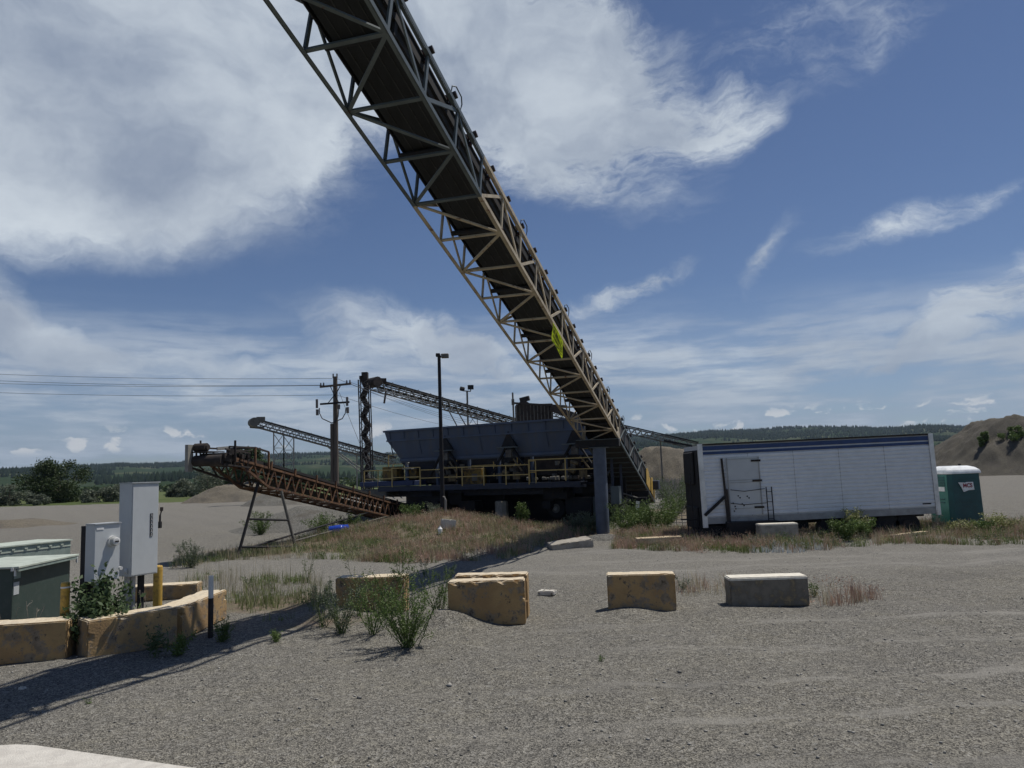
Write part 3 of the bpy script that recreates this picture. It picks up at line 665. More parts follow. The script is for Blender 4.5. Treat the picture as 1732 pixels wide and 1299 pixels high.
    MB().bar(K(a, CW/2, .02), K(b, CW/2, .02), CW-.12, .02, cn).build('belly_pan', 'dark', root)
    for u in (0, CW):
        mb = MB(); mb.bar(K(a, u, 0), K(b, u, 0), .06, .10, cn); mb.bar(K(a, u, CH), K(b, u, CH), .06, .08, cn)
        mb.build('chord', 'steel_grey', root)
        mb = MB(); n = 9
        for i in range(n+1):
            t = a+(b-a)*i/n; mb.bar(K(t, u, .05), K(t, u, CH-.04), .06, .03, cw)
            if i < n and i % 2 == 0: mb.bar(K(t, u+.012, .04), K(t+(b-a)/n, u+.012, CH-.04), .05, .03, cw)
        mb.build('side_bracing', 'steel_grey', root)
        MB().plate([K(a, u*.96+.03, .3), K(b, u*.96+.03, .3), K(b, u*.96+.03, .9), K(a, u*.96+.03, .9)], cw, .01).build('side_board', 'dark', root)
    mb = MB(); n = 14
    for i in range(n+1): t = a+(b-a)*i/n; mb.bar(K(t, .05, -.01), K(t, CW-.05, -.01), .05, .045, cn)
    mb.build('rib', 'steel_grey', root)
    for s_ in (9.2, 11.2):
        MB().plate([K(s_, CW+.06, .1), K(s_+1.5, CW+.06, .05), K(s_+1.6, CW+.06, .75), K(s_+.5, CW+.06, 1.05), K(s_, CW+.06, .9)], cw, .03).build('side_guard', 'yellow', root)
    MB().box(K(12.2, CW+.18, .75), (.42, .8, .5), -AZ).build('drive_cover', 'hop_dark', root, bevel=.03)
    MB().tube(K(13.4, .1, .5), K(13.4, CW-.1, .5), .3, n=20).build('tail_pulley', 'dark', root)
big_conveyor()
ck = K(7.5, CW/2, 0); ck = Vector((ck.x-.6, ck.y, 0)); o = empty('feed_machine', ck, 'dark machinery and cabinet standing under the lower end of the overhead conveyor', 'machine')
rr_ = random.Random(9); mb = MB()
for i in range(16): mb.box(ck+Vector((rr_.uniform(-1.0, 1.4), rr_.uniform(-1, 1.5), rr_.uniform(.1, 1.6))), (rr_.uniform(.2, .9), .6, rr_.uniform(.2, .7)), rr_.uniform(0, 1.5))
mb.box(ck+Vector((.2, 1.8, .6)), (3.6, .2, 1.8), -.2); mb.build('frame', 'dark', o)
mb = MB()
for i in range(9): mb.tube(ck+Vector((rr_.uniform(-1.1, 1), -1.1, rr_.uniform(.2, 1.9))), ck+Vector((rr_.uniform(-1.1, 1), -1.0, rr_.uniform(.2, 1.9))), .035, n=8)
mb.build('hoses', 'far_steel', o); MB().box(ck+Vector((-1.0, -1.6, .95)), (.5, .35, .85), -.2).build('control_cabinet', 'steel_grey', o, bevel=.01)
# column under it
cb = K(.35, CW/2, -.12); root = empty('support_column', (cb.x-.02, cb.y, 0), 'round blue-grey steel column with crossbeam carrying the overhead conveyor', 'column')
MB().tube((cb.x-.02, cb.y, -.3), (cb.x-.02, cb.y, cb.z-.36), .275, n=40).build('post', 'post_blue', root, smooth=False)
MB().bar(cb-cw*1.0+Vector((0, 0, -.17)), cb+cw*.85+Vector((0, 0, -.17)), .35, .30).build('crossbeam', 'dark', root, bevel=.01)
mb = MB().bar(cb-cw*.95+Vector((0, 0, -.01)), cb+cw*.85+Vector((0, 0, -.01)), .5, .025); mb.box((cb.x-.02, cb.y, cb.z-.345), (.7, .7, .03), -AZ); mb.build('bearing_plate', 'steel_grey', root)

# lime sheet tied to the truss
def lime_sheet():
    c0 = K(-10.95, CW+.10, -.02); c2 = K(-8.7, CW+.02, -.20)
    T = at(935, 546, c0.y); Bm = at(951, 607, c2.y); L = at(933, 577, (c0.y+c2.y)/2-.1); Rr = at(952, 579, (c0.y+c2.y)/2-.35)
    n = 12; vs = []; nr = (Rr-L).cross(Bm-T).normalized()
    def S(a, b):   # bilinear T-R-B-L with a small billow
        p = T*(1-a)*(1-b)+Rr*a*(1-b)+Bm*a*b+L*(1-a)*b; return p+nr*(.05*math.sin(a*PI)*math.sin(b*PI*2)+.03*math.sin(b*7+a*3))
    for i in range(n+1):
        for j in range(n+1): vs.append(S(i/n, j/n))
    fs = [(i*(n+1)+j, (i+1)*(n+1)+j, (i+1)*(n+1)+j+1, i*(n+1)+j+1) for i in range(n) for j in range(n)]
    mb = MB().add(vs, fs); N = len(vs); mb.add([v+nr*.006 for v in vs], [f[::-1] for f in fs])
    sg = mb.build('warning_banner', 'lime'); tag(sg, 'fluorescent yellow-green banner with black lettering hanging from the tan truss', 'banner')
    off = nr*(.012 if nr.dot(Vector((0, 0, EYE))-T) > 0 else -.008)
    mk = MB(); rr = random.Random(4)
    for row in (.16, .34, .52, .70, .86):
        a = .10
        while a < .90:
            w = rr.uniform(.02, .055)
            if rr.random() < .85:
                h = .045 if row != .34 else .07
                mk.add([S(a, row-h)+off, S(a+w, row-h)+off, S(a+w, row+h)+off, S(a, row+h)+off], [(0, 1, 2, 3)])
            a += w+.022
    mk.build('lettering', 'black_mark', sg)
lime_sheet()

# ------------------------------------------------------------------ generic light truss conveyor
def truss(root, A, B, W, Ht, n, mc, cs, ws, belt='rubber', m_web=None, idler=True):
    A = Vector(A); B = Vector(B); d = (B-A).normalized(); w = Vector((d.y, -d.x, 0)).normalized(); up = w.cross(d); L = (B-A).length; m_web = m_web or mc
    if up.z < 0: up = -up
    def P(t, u, v): return A+d*(t*L)+w*(u-.5)*W+up*v
    for u in (0, 1):
        for v in (0, Ht): MB().bar(P(0, u, v), P(1, u, v), cs, cs, up).build('chord', mc, root)
        mb = MB()
        for i in range(n):
            t0, t1 = i/n, (i+1)/n; tm = (t0+t1)/2
            mb.bar(P(t0, u, 0), P(tm, u, Ht), ws, ws, w); mb.bar(P(tm, u, Ht), P(t1, u, 0), ws, ws, w)
        mb.build('side_bracing', m_web, root)
    mb = MB()
    for i in range(n+1):
        t = i/n; mb.bar(P(t, 0, 0), P(t, 1, 0), ws, ws, up)
        if i < n: mb.bar(P(t, i % 2, 0), P(t+1/n, 1-i % 2, 0), ws, ws, up, -.02)
    mb.build('bottom_bracing', m_web, root)
    mb = MB(); mb.bar(P(-.01, .5, Ht+.16), P(1.0, .5, Ht+.16), W*.92, .10, up); mb.build('belt', belt, root)
    mb = MB(); mb.bar(P(0, .5, Ht*.45), P(1, .5, Ht*.45), W*.75, .03, up); mb.build('return_belt', belt, root)
    if idler:
        mb = MB(); k = max(4, int(L/1.6))
        for i in range(k+1):
            t = i/k
            for u in (-.04, 1.04): mb.bar(P(t, u, Ht), P(t, u, Ht+.26), .07, .07, d)
            mb.bar(P(t, 0, Ht+.04), P(t, 1, Ht+.04), .07, .07, up)
        mb.build('idler_brackets', mc, root)
    return P, d, w, up

# rusty conveyor at left
def rusty():
    TA = at(454, 792, 28.9); TB = at(690, 859, 42.5); HT = .70
    root = empty('rusty_conveyor', (TA.x, TA.y, 0), 'rusty brown truss conveyor on an A-frame stand, head end raised at the left', 'conveyor')
    d0 = (TB-TA).normalized(); w0 = Vector((d0.y, -d0.x, 0)).normalized(); W = 1.15
    A = TA-Vector((0, 0, HT))-w0*W/2; B = TB-Vector((0, 0, HT))-w0*W/2      # near side carries the fitted line
    P, d, w, up = truss(root, A, B, W, HT, 22, 'rust', .075, .04, 'rubber', 'rust')
    L = (B-A).length
    def q(s, u, v): return P(s/L, u, v)
    dh = Vector((d.x, d.y, 0)).normalized(); O = q(0, 0, HT)
    def h(s, u, v): return O+(d*s if s > -2.3 else d*-2.3+dh*(s+2.3))+w*(u*W)+Vector((0, 0, v))
    mb = MB()
    for u in (0, 1):      # tapering first bay
        mb.bar(h(0, u, 0), h(-2.3, u, 0), .08, .08); mb.bar(q(0, u, 0), h(-2.3, u, -.06), .08, .08)
        for k in range(4): mb.bar(h(-.55*k, u, 0), h(-.55*k-.28, u, -HT*(1-(.55*k+.28)/2.4)), .04, .04, w); mb.bar(h(-.55*k-.55, u, 0), h(-.55*k-.28, u, -HT*(1-(.55*k+.28)/2.4)), .04, .04, w)
    mb.build('head_truss', 'rust', root)
    mb = MB()
    mb.bar(h(-3.0, 0, -.30), q(1.8, 0, .02), .07, .07)
    for k in range(5): mb.bar(h(-2.7+k*.8, 0, -.20-.05*k), h(-2.4+k*.8, 0, -.36-.10*k), .04, .04)
    mb.build('lower_strut', 'rust_d', root)
    MB().bar(h(.2, .5, .14), h(-2.3, .5, .14), 1.0, .12, up).build('head_belt', 'rubber', root)
    MB().bar(h(-2.7, .5, .0), h(-1.5, .5, .06), 1.1, .40).build('head_drum_housing', 'dark', root, bevel=.02)
    rq = random.Random(5); mb = MB()
    for i in range(16): mb.box(h(rq.uniform(-2.9, -1.4), 1.02, rq.uniform(-.25, .25)), (rq.uniform(.06, .3), rq.uniform(.05, .12), rq.uniform(.05, .2)), rq.uniform(0, 3))
    for k in range(6): mb.bar(h(-2.8+k*.25, 1.03, -.24), h(-2.8+k*.25, 1.03, .3), .03, .03)
    mb.bar(h(-2.9, 1.04, .31), h(-1.4, 1.04, .33), .05, .05); mb.bar(h(-2.9, 1.04, -.22), h(-1.4, 1.04, -.18), .05, .05); mb.build('head_fittings', 'rust_d', root)
    MB().tube(h(-2.9, .02, -.06), h(-2.9, .98, -.06), .19, n=20).build('head_drum', 'rust_d', root)
    MB().bar(h(-3.1, -.06, -.42), h(-3.1, -.06, .50), .28, .12, w).build('belt_guard', 'far_light', root)
    mb = MB().tube(h(-2.9, .02, .40), h(-2.9, .42, .40), .145, n=18); mb.tube(h(-2.9, .42, .40), h(-2.9, .47, .40), .10, n=14); mb.build('motor', 'rust_d', root)
    mb = MB()
    for u in (.06, .40): mb.bar(h(-2.9, u, -.2), h(-2.9, u, .28), .05, .05); mb.bar(h(-2.5, u, -.2), h(-2.5, u, .26), .05, .05)
    mb.bar(h(-3.05, .25, .24), h(-2.4, .25, .24), .6, .04); mb.bar(h(-2.9, .2, .5), h(-2.9, .2, .64), .05); mb.build('motor_mount', 'rust_d', root)
    mb = MB()
    for u in (0, 1):
        mb.bar(h(-2.6, u, .20), h(-2.6, u, .40), .06, .05); mb.bar(h(-2.6, u, .40), h(-1.0, u, .60), .06, .06); mb.bar(h(-1.0, u, .60), h(-.1, u, .60), .06, .06)
        mb.bar(h(-2.4, u, .28), h(-1.2, u, .46), .04, .04)
    mb.bar(h(-1.0, 0, .60), h(-1.0, 1, .60), .07); mb.build('hopper_frame', 'rust_d', root)
    mb = MB()
    for s_ in (-1.05, -.15): mb.bar(h(s_, 1.03, .0), h(s_, 1.03, .60), .09, .06)
    mb.build('frame_post', 'rust', root)
    MB().bar(h(-2.35, 1.05, .0), h(-2.35, 1.05, .62), .06).build('upright', 'dark', root)
    MB().bar(h(-1.8, .1, .46), h(-1.1, .1, .62), .04, .12).build('rear_plate', 'far_light', root)
    # A-frame legs
    lf = G(400, 944); rf = G(502, 930)
    tl = at(437, 814, 28.4); tr = q(.9, 1, -.02)
    mb = MB().tube(tl, lf-Vector((0, 0, .1)), .055, n=10); mb.build('leg', 'dark', root)
    mb = MB().tube(tr, rf-Vector((0, 0, .1)), .055, n=10); mb.build('leg', 'far_steel', root)
    def lerp(a, b, t): return a*(1-t)+b*t
    mb = MB(); mb.tube(lerp(tl, lf, .50), lerp(tr, rf, .50), .04, n=8); mb.tube(lerp(tl, lf, .86), lerp(tr, rf, .95), .045, n=8); mb.build('crosspiece', 'dark', root)
    mb = MB(); mb.tube(lerp(lerp(tl, lf, .86), lerp(tr, rf, .95), .2), q(9.2, 1, 0), .04, n=8); mb.build('brace', 'dark', root)
    mb = MB(); mb.tube(lerp(tr, rf, .85), q(11.4, 1, 0), .03, n=8); mb.build('brace', 'far_steel', root)
    # tail: pulley, take-up clutter
    mb = MB().tube(q(L+.2, 0, .4), q(L+.2, 1, .4), .28, n=16); mb.box(q(L+.1, .5, .2), (1.5, .8, .5), .3); mb.build('tail_pulley', 'rust_d', root)
rusty()

# distant conveyors
def far_conv(name, pa, Ya, pb, Yb, W, Ht, n, label, mc='far_steel', belt='rubber', cs=.10, ws=.07):
    A = at(*pa, Ya); B = at(*pb, Yb); root = empty(name, (A.x, A.y, 0), label, 'conveyor'); P, d, w, up = truss(root, A, B, W, Ht, n, mc, cs, ws, belt, 'far_light'); return root, P, (B-A).length, d, w, up
root, P, L, d, w, up = far_conv('stacker_conveyor', (432, 722), 92, (665, 785), 100, 1.1, .75, 22, 'thin grey stacking conveyor far behind the rusty one, on a lattice tower')
mb = MB().tube(P(-.02, -.2, .45), P(-.02, 1.2, .45), .55, n=16); mb.box(P(.02, .5, 1.0), (1.0, 1.2, .6), .3); mb.bar(P(-.03, 0, -.1), P(.06, 0, .2), .3, .3); mb.build('head_drum', 'far_steel', root)
for (t0, t1) in ((.13, .20), (.20, .27)):
    mb = MB(); zt = P(t0, .5, 0).z
    a = P(t0, 0, 0); b = P(t1, 0, 0); 
    for q_ in (a, b): mb.bar(q_, (q_.x, q_.y, -.5), .12, .12)
    k = 5
    for i in range(k):
        za = a.z*(1-i/k)-.2; zb = a.z*(1-(i+1)/k)-.2
        mb.bar((a.x, a.y, za), (b.x, b.y, zb), .07); mb.bar((b.x, b.y, za), (a.x, a.y, zb), .07); mb.bar((a.x, a.y, zb), (b.x, b.y, zb), .07)
    mb.build('lattice_leg', 'far_light', root)
mb = MB()
for t, dx in ((.50, 9), (.53, 9.5)): a = P(t, .5, 0); mb.bar(a, (a.x+dx, a.y, -.5), .14)
for t in (.72, .76): a = P(t, .5, 0); mb.bar(a, (a.x, a.y, -.5), .14)
mb.build('support_leg', 'far_light', root)
root, P, L, d, w, up = far_conv('high_conveyor', (633, 659), 80, (905, 733), 95, 1.3, .85, 24, 'tall dark conveyor running down behind the blue hopper from a chute tower')
mb = MB().tube(P(-.01, -.2, .7), P(-.01, 1.2, .7), .55, n=16); mb.box(P(.015, .5, 1.0), (1.5, 1.2, .5), .3); mb.bar(P(.045, 1, 0), P(.045, 1, -1.3), .15); mb.build('head_drum', 'rust_d', root)
mb = MB()
for t, dx in ((.42, 5), (.48, 5.4)): a = P(t, .5, 0); mb.bar(a, (a.x+dx, a.y, 0), .13)
mb.build('support_leg', 'far_light', root)
# chute tower
a = at(612, 800, 78); top = at(616, 642, 78).z; rt = empty('chute_tower', (a.x, a.y, 0), 'narrow lattice tower with a dark zigzag rock ladder at the head of the tall conveyor', 'tower')
for dx in (-.0, 1.02): MB().bar((a.x+dx, a.y, -.5), (a.x+dx-.25, a.y, top), .11).build('post', 'dark', rt)
for dx in (-.0, 1.02): MB().bar((a.x+dx, a.y+1, -.5), (a.x+dx-.25, a.y+1, top), .10).build('post', 'dark', rt)
mb = MB(); n = 20
for i in range(n):
    z0 = top*i/n; z1 = top*(i+1)/n; sh = -.25*(i/n)
    mb.bar((a.x+sh, a.y, z0), (a.x+1.02+sh, a.y, z1), .05); mb.bar((a.x+1.02+sh, a.y, z0), (a.x+sh, a.y, z1), .05)
mb.build('lattice', 'far_steel', rt)
mb = MB(); n = 13
for i in range(n):
    z0 = top*(i/n)+.1; z1 = top*((i+1)/n)+.25; xm = a.x+.52-.25*i/n; s = 1 if i % 2 else -1
    mb.bar((xm-s*.26, a.y+.5, z0), (xm+s*.26, a.y+.5, z1), .5, .6, (0, 1, 0)); mb.box((xm+s*.3, a.y+.5, z1), (.35, .7, .35))
mb.box((a.x+.35, a.y+.5, top+.35), (.6, .7, .9)); mb.build('rock_ladder', 'rust_d', rt)
# screen plant with its feed conveyor
root, P, L, d, w, up = far_conv('feed_conveyor', (885, 692), 88, (1178, 760), 84, 1.1, .62, 30, 'long thin conveyor sloping down behind the truss to the trailer roof line')
mb = MB().tube(P(0, -.1, .5), P(0, 1.1, .5), .5, n=16); mb.bar(P(-.03, .5, .9), P(.02, .5, 1.4), .6, .5); mb.build('head_drum', 'rust_d', root)
mb = MB()
for t in (.55, .8, .98): a_ = P(t, .5, 0); mb.bar(a_, (a_.x, a_.y, -.5), .15)
mb.build('support_leg', 'far_steel', root)
sc = at(903, 700, 84); rt = empty('screening_plant', (sc.x, sc.y, 0), 'brown ribbed screening box showing above the blue hopper', 'machine')
tz = at(903, 683, 84).z
MB().box((sc.x, sc.y, tz-1.6), (4.0, 2.2, 3.0), .05).build('screen_box', 'rust_d', rt, bevel=.05)
mb = MB()
for i in range(11): mb.box((sc.x-1.9+i*.38, sc.y-1.16, tz-1.6), (.07, .12, 2.8), .05)
mb.build('rib', 'far_steel', rt)
mb = MB().bar((sc.x-2.2, sc.y-1.2, tz+.05), (sc.x+3.6, sc.y-1.2, tz-.5), .15, .2); mb.bar((sc.x+1.8, sc.y-1.2, tz-.6), (sc.x+4.6, sc.y-1.2, tz-1.7), .6, .7); mb.build('feed_chute', 'rust_d', rt)
mb = MB()
for dx in (-1.8, 1.8):
    for dy in (-1, 1): mb.bar((sc.x+dx, sc.y+dy, -.5), (sc.x+dx, sc.y+dy, tz-3), .25)
mb.build('leg', 'far_steel', rt)
m0 = at(867, 664, 80); mb = MB().tube((m0.x+.1, 80, -.5), m0, .09, n=8); mb.bar(m0-Vector((0, 0, 1.3)), m0-Vector((0, 0, .7)), .3); o = mb.build('mast', 'far_steel'); tag(o, 'thin dark mast beside the screening box', 'mast')

# ------------------------------------------------------------------ blue hopper plant
def hopper_plant():
    Zt = 5.15
    A = G(650, 730, Zt); B = G(975, 707, Zt); ux = (B-A).normalized(); uy = Vector((-ux.y, ux.x, 0)); LEN = 12.1
    root = empty('hopper_plant', (A.x, A.y, 0), 'big slate-blue aggregate bin plant with yellow railed walkway behind the light pole', 'hopper')
    def P(x, y, z): return A+ux*x+uy*y+Vector((0, 0, z-Zt))     # y is depth away from the camera
    D = 3.4
    rings = []
    for (i, o_, z, t) in ((0, 0, 5.15, 0), (.14, .07, 4.62, 0), (.78, .38, 3.62, 0), (.80, .40, 3.42, 0)):
        rings.append([P(i, o_, z), P(LEN-i, o_, z), P(LEN-i, D-o_, z), P(i, D-o_, z)])
    inner = [[P(.12+i, .12+o_, z), P(LEN-i-.12, .12+o_, z), P(LEN-i-.12, D-o_-.12, z), P(i+.12, D-o_-.12, z)] for (i, o_, z) in ((.75, .4, 3.6), (.05, .05, 4.6), (0, 0, 5.15))]
    MB().loft(rings[::-1]+inner[::-1], False).build('bin', 'hop_blue', root)
    mb = MB()
    n = 12
    for i in range(n+1):
        x = .35+(LEN-.7)*i/n; mb.bar(P(x, .035, 4.70), P(x, -.03, 5.10), .05, .05, uy); 
        if i % 2 == 0: mb.bar(P(x, .085, 4.56), P(x, .29, 3.85), .05, .04, ux)
    mb.bar(P(-.03, -.04, 5.14), P(LEN+.03, -.04, 5.14), .10, .10); mb.bar(P(.1, .07, 4.62), P(LEN-.1, .07, 4.62), .09, .08); mb.bar(P(.78, .34, 3.55), P(LEN-.78, .34, 3.55), .08, .14)
    mb.build('stiffener', 'hop_blue', root)
    # divider peaks: steep triangular plates with a shelf and a little box below
    for x in (3.95, 7.75, 11.35):
        MB().add([P(x-.42, .02, 3.95), P(x+.42, .02, 3.95), P(x, .05, 4.75), P(x-.42, .45, 3.95), P(x+.42, .45, 3.95), P(x, .25, 4.75)], [(0, 1, 2), (3, 5, 4), (0, 2, 5, 3), (1, 4, 5, 2), (0, 3, 4, 1)]).build('divider_peak', 'dark', root)
        MB().box(P(x, -.06, 3.93), (1.15, .25, .05), math.atan2(ux.y, ux.x)).build('bracket', 'steel_grey', root)
        MB().box(P(x+.05, -.02, 3.62), (.34, .14, .36), math.atan2(ux.y, ux.x)).build('control_box', 'far_steel', root, bevel=.01)
        mb = MB()
        for sgn in (-1, 1):
            mb.bar(P(x+sgn*.2, .1, 3.9), P(x+sgn*1.05, .1, 2.6), .09, .12, uy); mb.bar(P(x+sgn*.45, .25, 3.5), P(x+sgn*.45, .25, 2.2), .08)
        mb.build('gate_frame', 'dark', root)
        mb = MB()
        mb.tube(P(x-.2, .0, 3.1), P(x+.15, .0, 2.98), .09, n=12); mb.tube(P(x-.35, .05, 2.75), P(x-.05, .05, 2.6), .11, n=12); mb.tube(P(x+.3, -.03, 3.35), P(x+.75, -.03, 2.75), .05, n=8)
        mb.box(P(x+.42, 0, 2.5), (.3, .25, .34), .3); mb.build('gate_actuator', 'actuator', root)
    # lower hoppers between
    for x in (2.0, 5.85, 9.7):
        r = [[P(x-1.6, .9, 3.45), P(x+1.6, .9, 3.45), P(x+1.6, 2.5, 3.45), P(x-1.6, 2.5, 3.45)], [P(x-.6, 1.3, 2.5), P(x+.6, 1.3, 2.5), P(x+.6, 2.1, 2.5), P(x-.6, 2.1, 2.5)]]
        MB().loft(r).build('discharge_hopper', 'hop_dark', root)
    MB().bar(P(-.8, 1.7, 2.42), P(LEN-.3, 1.7, 2.42), 1.1, .12).build('collecting_belt', 'rubber', root)
    # posts
    mb = MB()
    for x in (.95, 2.95, 5.0, 6.8, 8.7, 10.6, 12.2):
        mb.bar(P(x, .78, 2.1), P(x, .70, 3.5), .14, .14); mb.bar(P(x, D-.8, 2.1), P(x, D-.8, 3.5), .14, .14)
    mb.build('post', 'hop_blue', root)
    MB().plate([P(-.9, 3.1, -1.2), P(LEN+.6, 3.1, -1.2), P(LEN+.6, 3.1, 3.4), P(.9, 3.1, 3.4), P(.9, 3.1, 1.9), P(-.9, 3.1, 1.9)], uy, .06).build('shade_backing', 'dark', root)  # added dark sheet closing bright gaps, stands for the black shade underneath
    # panels behind the rail
    MB().box(P(2.1, 1.1, 2.75), (2.6, .05, .95), math.atan2(ux.y, ux.x)).build('side_panel', 'rust_d', root)
    MB().box(P(5.35, .62, 2.55), (1.15, .5, .8), math.atan2(ux.y, ux.x)).build('motor_cover', 'yellow_dim', root, bevel=.02)
    MB().box(P(9.7, .95, 2.95), (3.1, .05, .9), math.atan2(ux.y, ux.x)).build('side_panel', 'rust_d', root)
    mb = MB(); rr = random.Random(3)
    for i in range(26):
        x = rr.uniform(8.6, 12.4); mb.tube(P(x, .2, 2.33), P(x+.12, .2, 2.33), rr.uniform(.05, .11), n=8)
    for i in range(20):
        x = rr.uniform(1, 12); mb.box(P(x, rr.uniform(.3, .9), rr.uniform(2.2, 3.2)), (rr.uniform(.1, .4), .2, rr.uniform(.1, .4)), rr.uniform(0, 1))
    mb.build('machinery', 'far_steel', root)
    # chassis
    a0 = math.atan2(ux.y, ux.x)
    mb = MB(); mb.bar(P(-.4, -.05, 2.0), P(LEN-.5, -.05, 2.0), .16, .22); mb.bar(P(-.6, 1.2, 1.8), P(LEN-.5, 1.2, 1.8), .2, .5); mb.bar(P(-.6, 2.6, 1.8), P(LEN-.5, 2.6, 1.8), .2, .5)
    for i in range(9): mb.bar(P(.2+i*1.4, -.05, 1.92), P(.2+i*1.4, 2.6, 1.92), .12, .14)
    mb.build('chassis', 'hop_dark', root)
    MB().bar(P(-1.5, .35, 2.13), P(LEN-.5, .35, 2.13), .95, .04).build('walkway', 'hop_dark', root)
    MB().box(P(.15, .8, 2.30), (3.6, 1.9, .26), a0).build('deck_box', mat('shaded_blue_deck_paint', (.018, .034, .10), .6), root, bevel=.02)  # deck blue darkened for shade as well as dirt
    MB().box(P(-.9, .6, 1.80), (1.9, 1.2, .42), a0).build('fuel_tank', 'far_steel', root, bevel=.04)
    MB().box(P(-.2, 1.0, 2.85), (1.0, .7, .75), a0).build('engine_housing', 'yellow_dim', root, bevel=.02)
    MB().box(P(1.15, 1.1, 2.78), (.7, .6, .55), a0).build('toolbox', 'yellow_dim', root, bevel=.02)
    MB().box(P(1.1, .75, 3.08), (.6, .5, .06), a0).build('toolbox_lid', 'far_light', root)
    MB().bar(P(.75, .7, 3.9), P(1.2, .5, 3.35), .1, .16).build('brace', 'far_light', root)
    # railings
    def rail(x0, x1, y, z, posts, h=.92, m='yellow_rail'):
        mb = MB()
        for i in range(posts+1):
            x = x0+(x1-x0)*i/posts; mb.bar(P(x, y, z), P(x, y, z+h), .055, .055)
        for zz in (h, h*.5): mb.bar(P(x0, y, z+zz), P(x1, y, z+zz), .045, .045)
        mb.build('railing', m, root)
    rail(-1.35, 0.6, -.12, 2.12, 2); rail(.6, 2.45, -.16, 2.12, 1, 1.0); rail(2.45, 3.75, -.13, 2.12, 1, .85); rail(3.8, 8.95, -.16, 2.08, 4, .95)
    rail(9.0, 12.9, -.22, 2.2, 2, 1.05); rail(-1.45, .9, 2.6, 2.3, 3, 1.1); rail(-1.0, 3.6, 1.6, 2.3, 2, 1.6); rail(4.9, 11.9, 1.0, 2.5, 5, 1.2); rail(8.95, 9.3, -.1, 2.1, 1, 1.1)
    # belly: machinery, wheels, landing pier
    mb = MB()
    for i in range(16):
        x = rr.uniform(1, 12); mb.box(P(x, rr.uniform(.8, 2.4), rr.uniform(1.0, 1.8)), (rr.uniform(.3, 1.4), .8, rr.uniform(.3, .8)), a0)
    mb.bar(P(1, 3.0, 1.0), P(12, 3.0, 1.0), .1, 1.8); mb.box(P(2.6, 1.2, .9), (1.6, 1.4, 1.3), a0); mb.bar(P(-.5, .7, 1.0), P(3.2, .8, 1.15), .9, .35); mb.build('underframe', 'dark', root)
    for x in (9.85, 11.05):
        w_ = empty('x', (0, 0, 0), 'x', 'x'); bpy.data.objects.remove(w_)
        wh = MB().tube(P(x, .85, .85), P(x, 1.15, .85), .5, n=24).build('wheel', 'rubber', root, bevel=.03)
        MB().tube(P(x, .82, .85), P(x, .86, .85), .22, n=16).build('hub', 'far_steel', wh); MB().tube(P(x, .76, .85), P(x, .82, .85), .10, n=12).build('hub_cap', 'far_light', wh)
    mb = MB(); c = P(6.75, .9, 0); mb.loft([[c+Vector((math.cos(t)*r, math.sin(t)*r, z)) for t in [2*PI*k/8 for k in range(8)]] for r, z in ((.33, -.6), (.33, 1.2), (.28, 1.25))]); mb.build('footing', 'slab_raw', root)
    text_obj('554', .24, 'black_mark', MB().box(P(5.62, .42, 3.88), (.55, .03, .22), a0).build('number_plate', 'white_mark', root), Matrix.Identity(4), 'lettering', .004)
    pl = [o for o in root.children if o.name.startswith('number_plate')][0]; tx = pl.children[0]
    n_ = -uy; tx.matrix_local = Matrix.Translation(-Vector(root.location)) @ local_rect_frame(P(5.62, .40, 3.88), ux, n_)
    # lattice leg and boxes at the right end behind the column
    mb = MB()
    for y in (-.2, .9): mb.bar(P(12.45, y, -.3), P(12.45, y, 3.5), .12); mb.bar(P(13.3, y, -.3), P(13.3, y, 3.5), .12)
    for i in range(4): mb.bar(P(12.45, -.2, .3+i*.8), P(13.3, -.2, 1.1+i*.8), .06)
    mb.build('end_frame', 'hop_dark', root)
    MB().box(P(13.6, -.6, 1.5), (.4, .3, .8), a0).build('panel_box', 'steel_grey', root, bevel=.01)
hopper_plant()

# ------------------------------------------------------------------ poles and lines
def light_pole():
    b = at(749, 870, 36); t = at(737, 600, 36); x = b.x; z = hz(b.x, 36)
    root = empty('light_pole', (x, 36, z), 'slim black yard light pole with one boxy head in front of the blue hopper', 'street lamp')
    MB().tube((x, 36, z-.2), (x, 36, t.z), .105, .075, n=14).build('pole', 'dark', root)
    mb = MB().bar((x, 36, t.z-.12), (x+.15, 36, t.z-.10), .08); mb.build('arm', 'dark', root)
    MB().box((x+.28, 36, t.z-.07), (.36, .30, .20)).build('lamp_head', 'far_steel', root, bevel=.03)
    MB().box((x-.05, 36, t.z-.02), (.2, .2, .16)).build('photocell', 'dark', root, bevel=.02)
    mb = MB().bar((x+.14, 35.9, z+.2), (x+.16, 35.9, z+.75), .09, .09); mb.path([(x+.15, 35.9, z+.75), (x+.1, 35.9, z+.88), (x, 35.95, z+.9)], .04); mb.build('conduit', 'far_light', root)
light_pole()
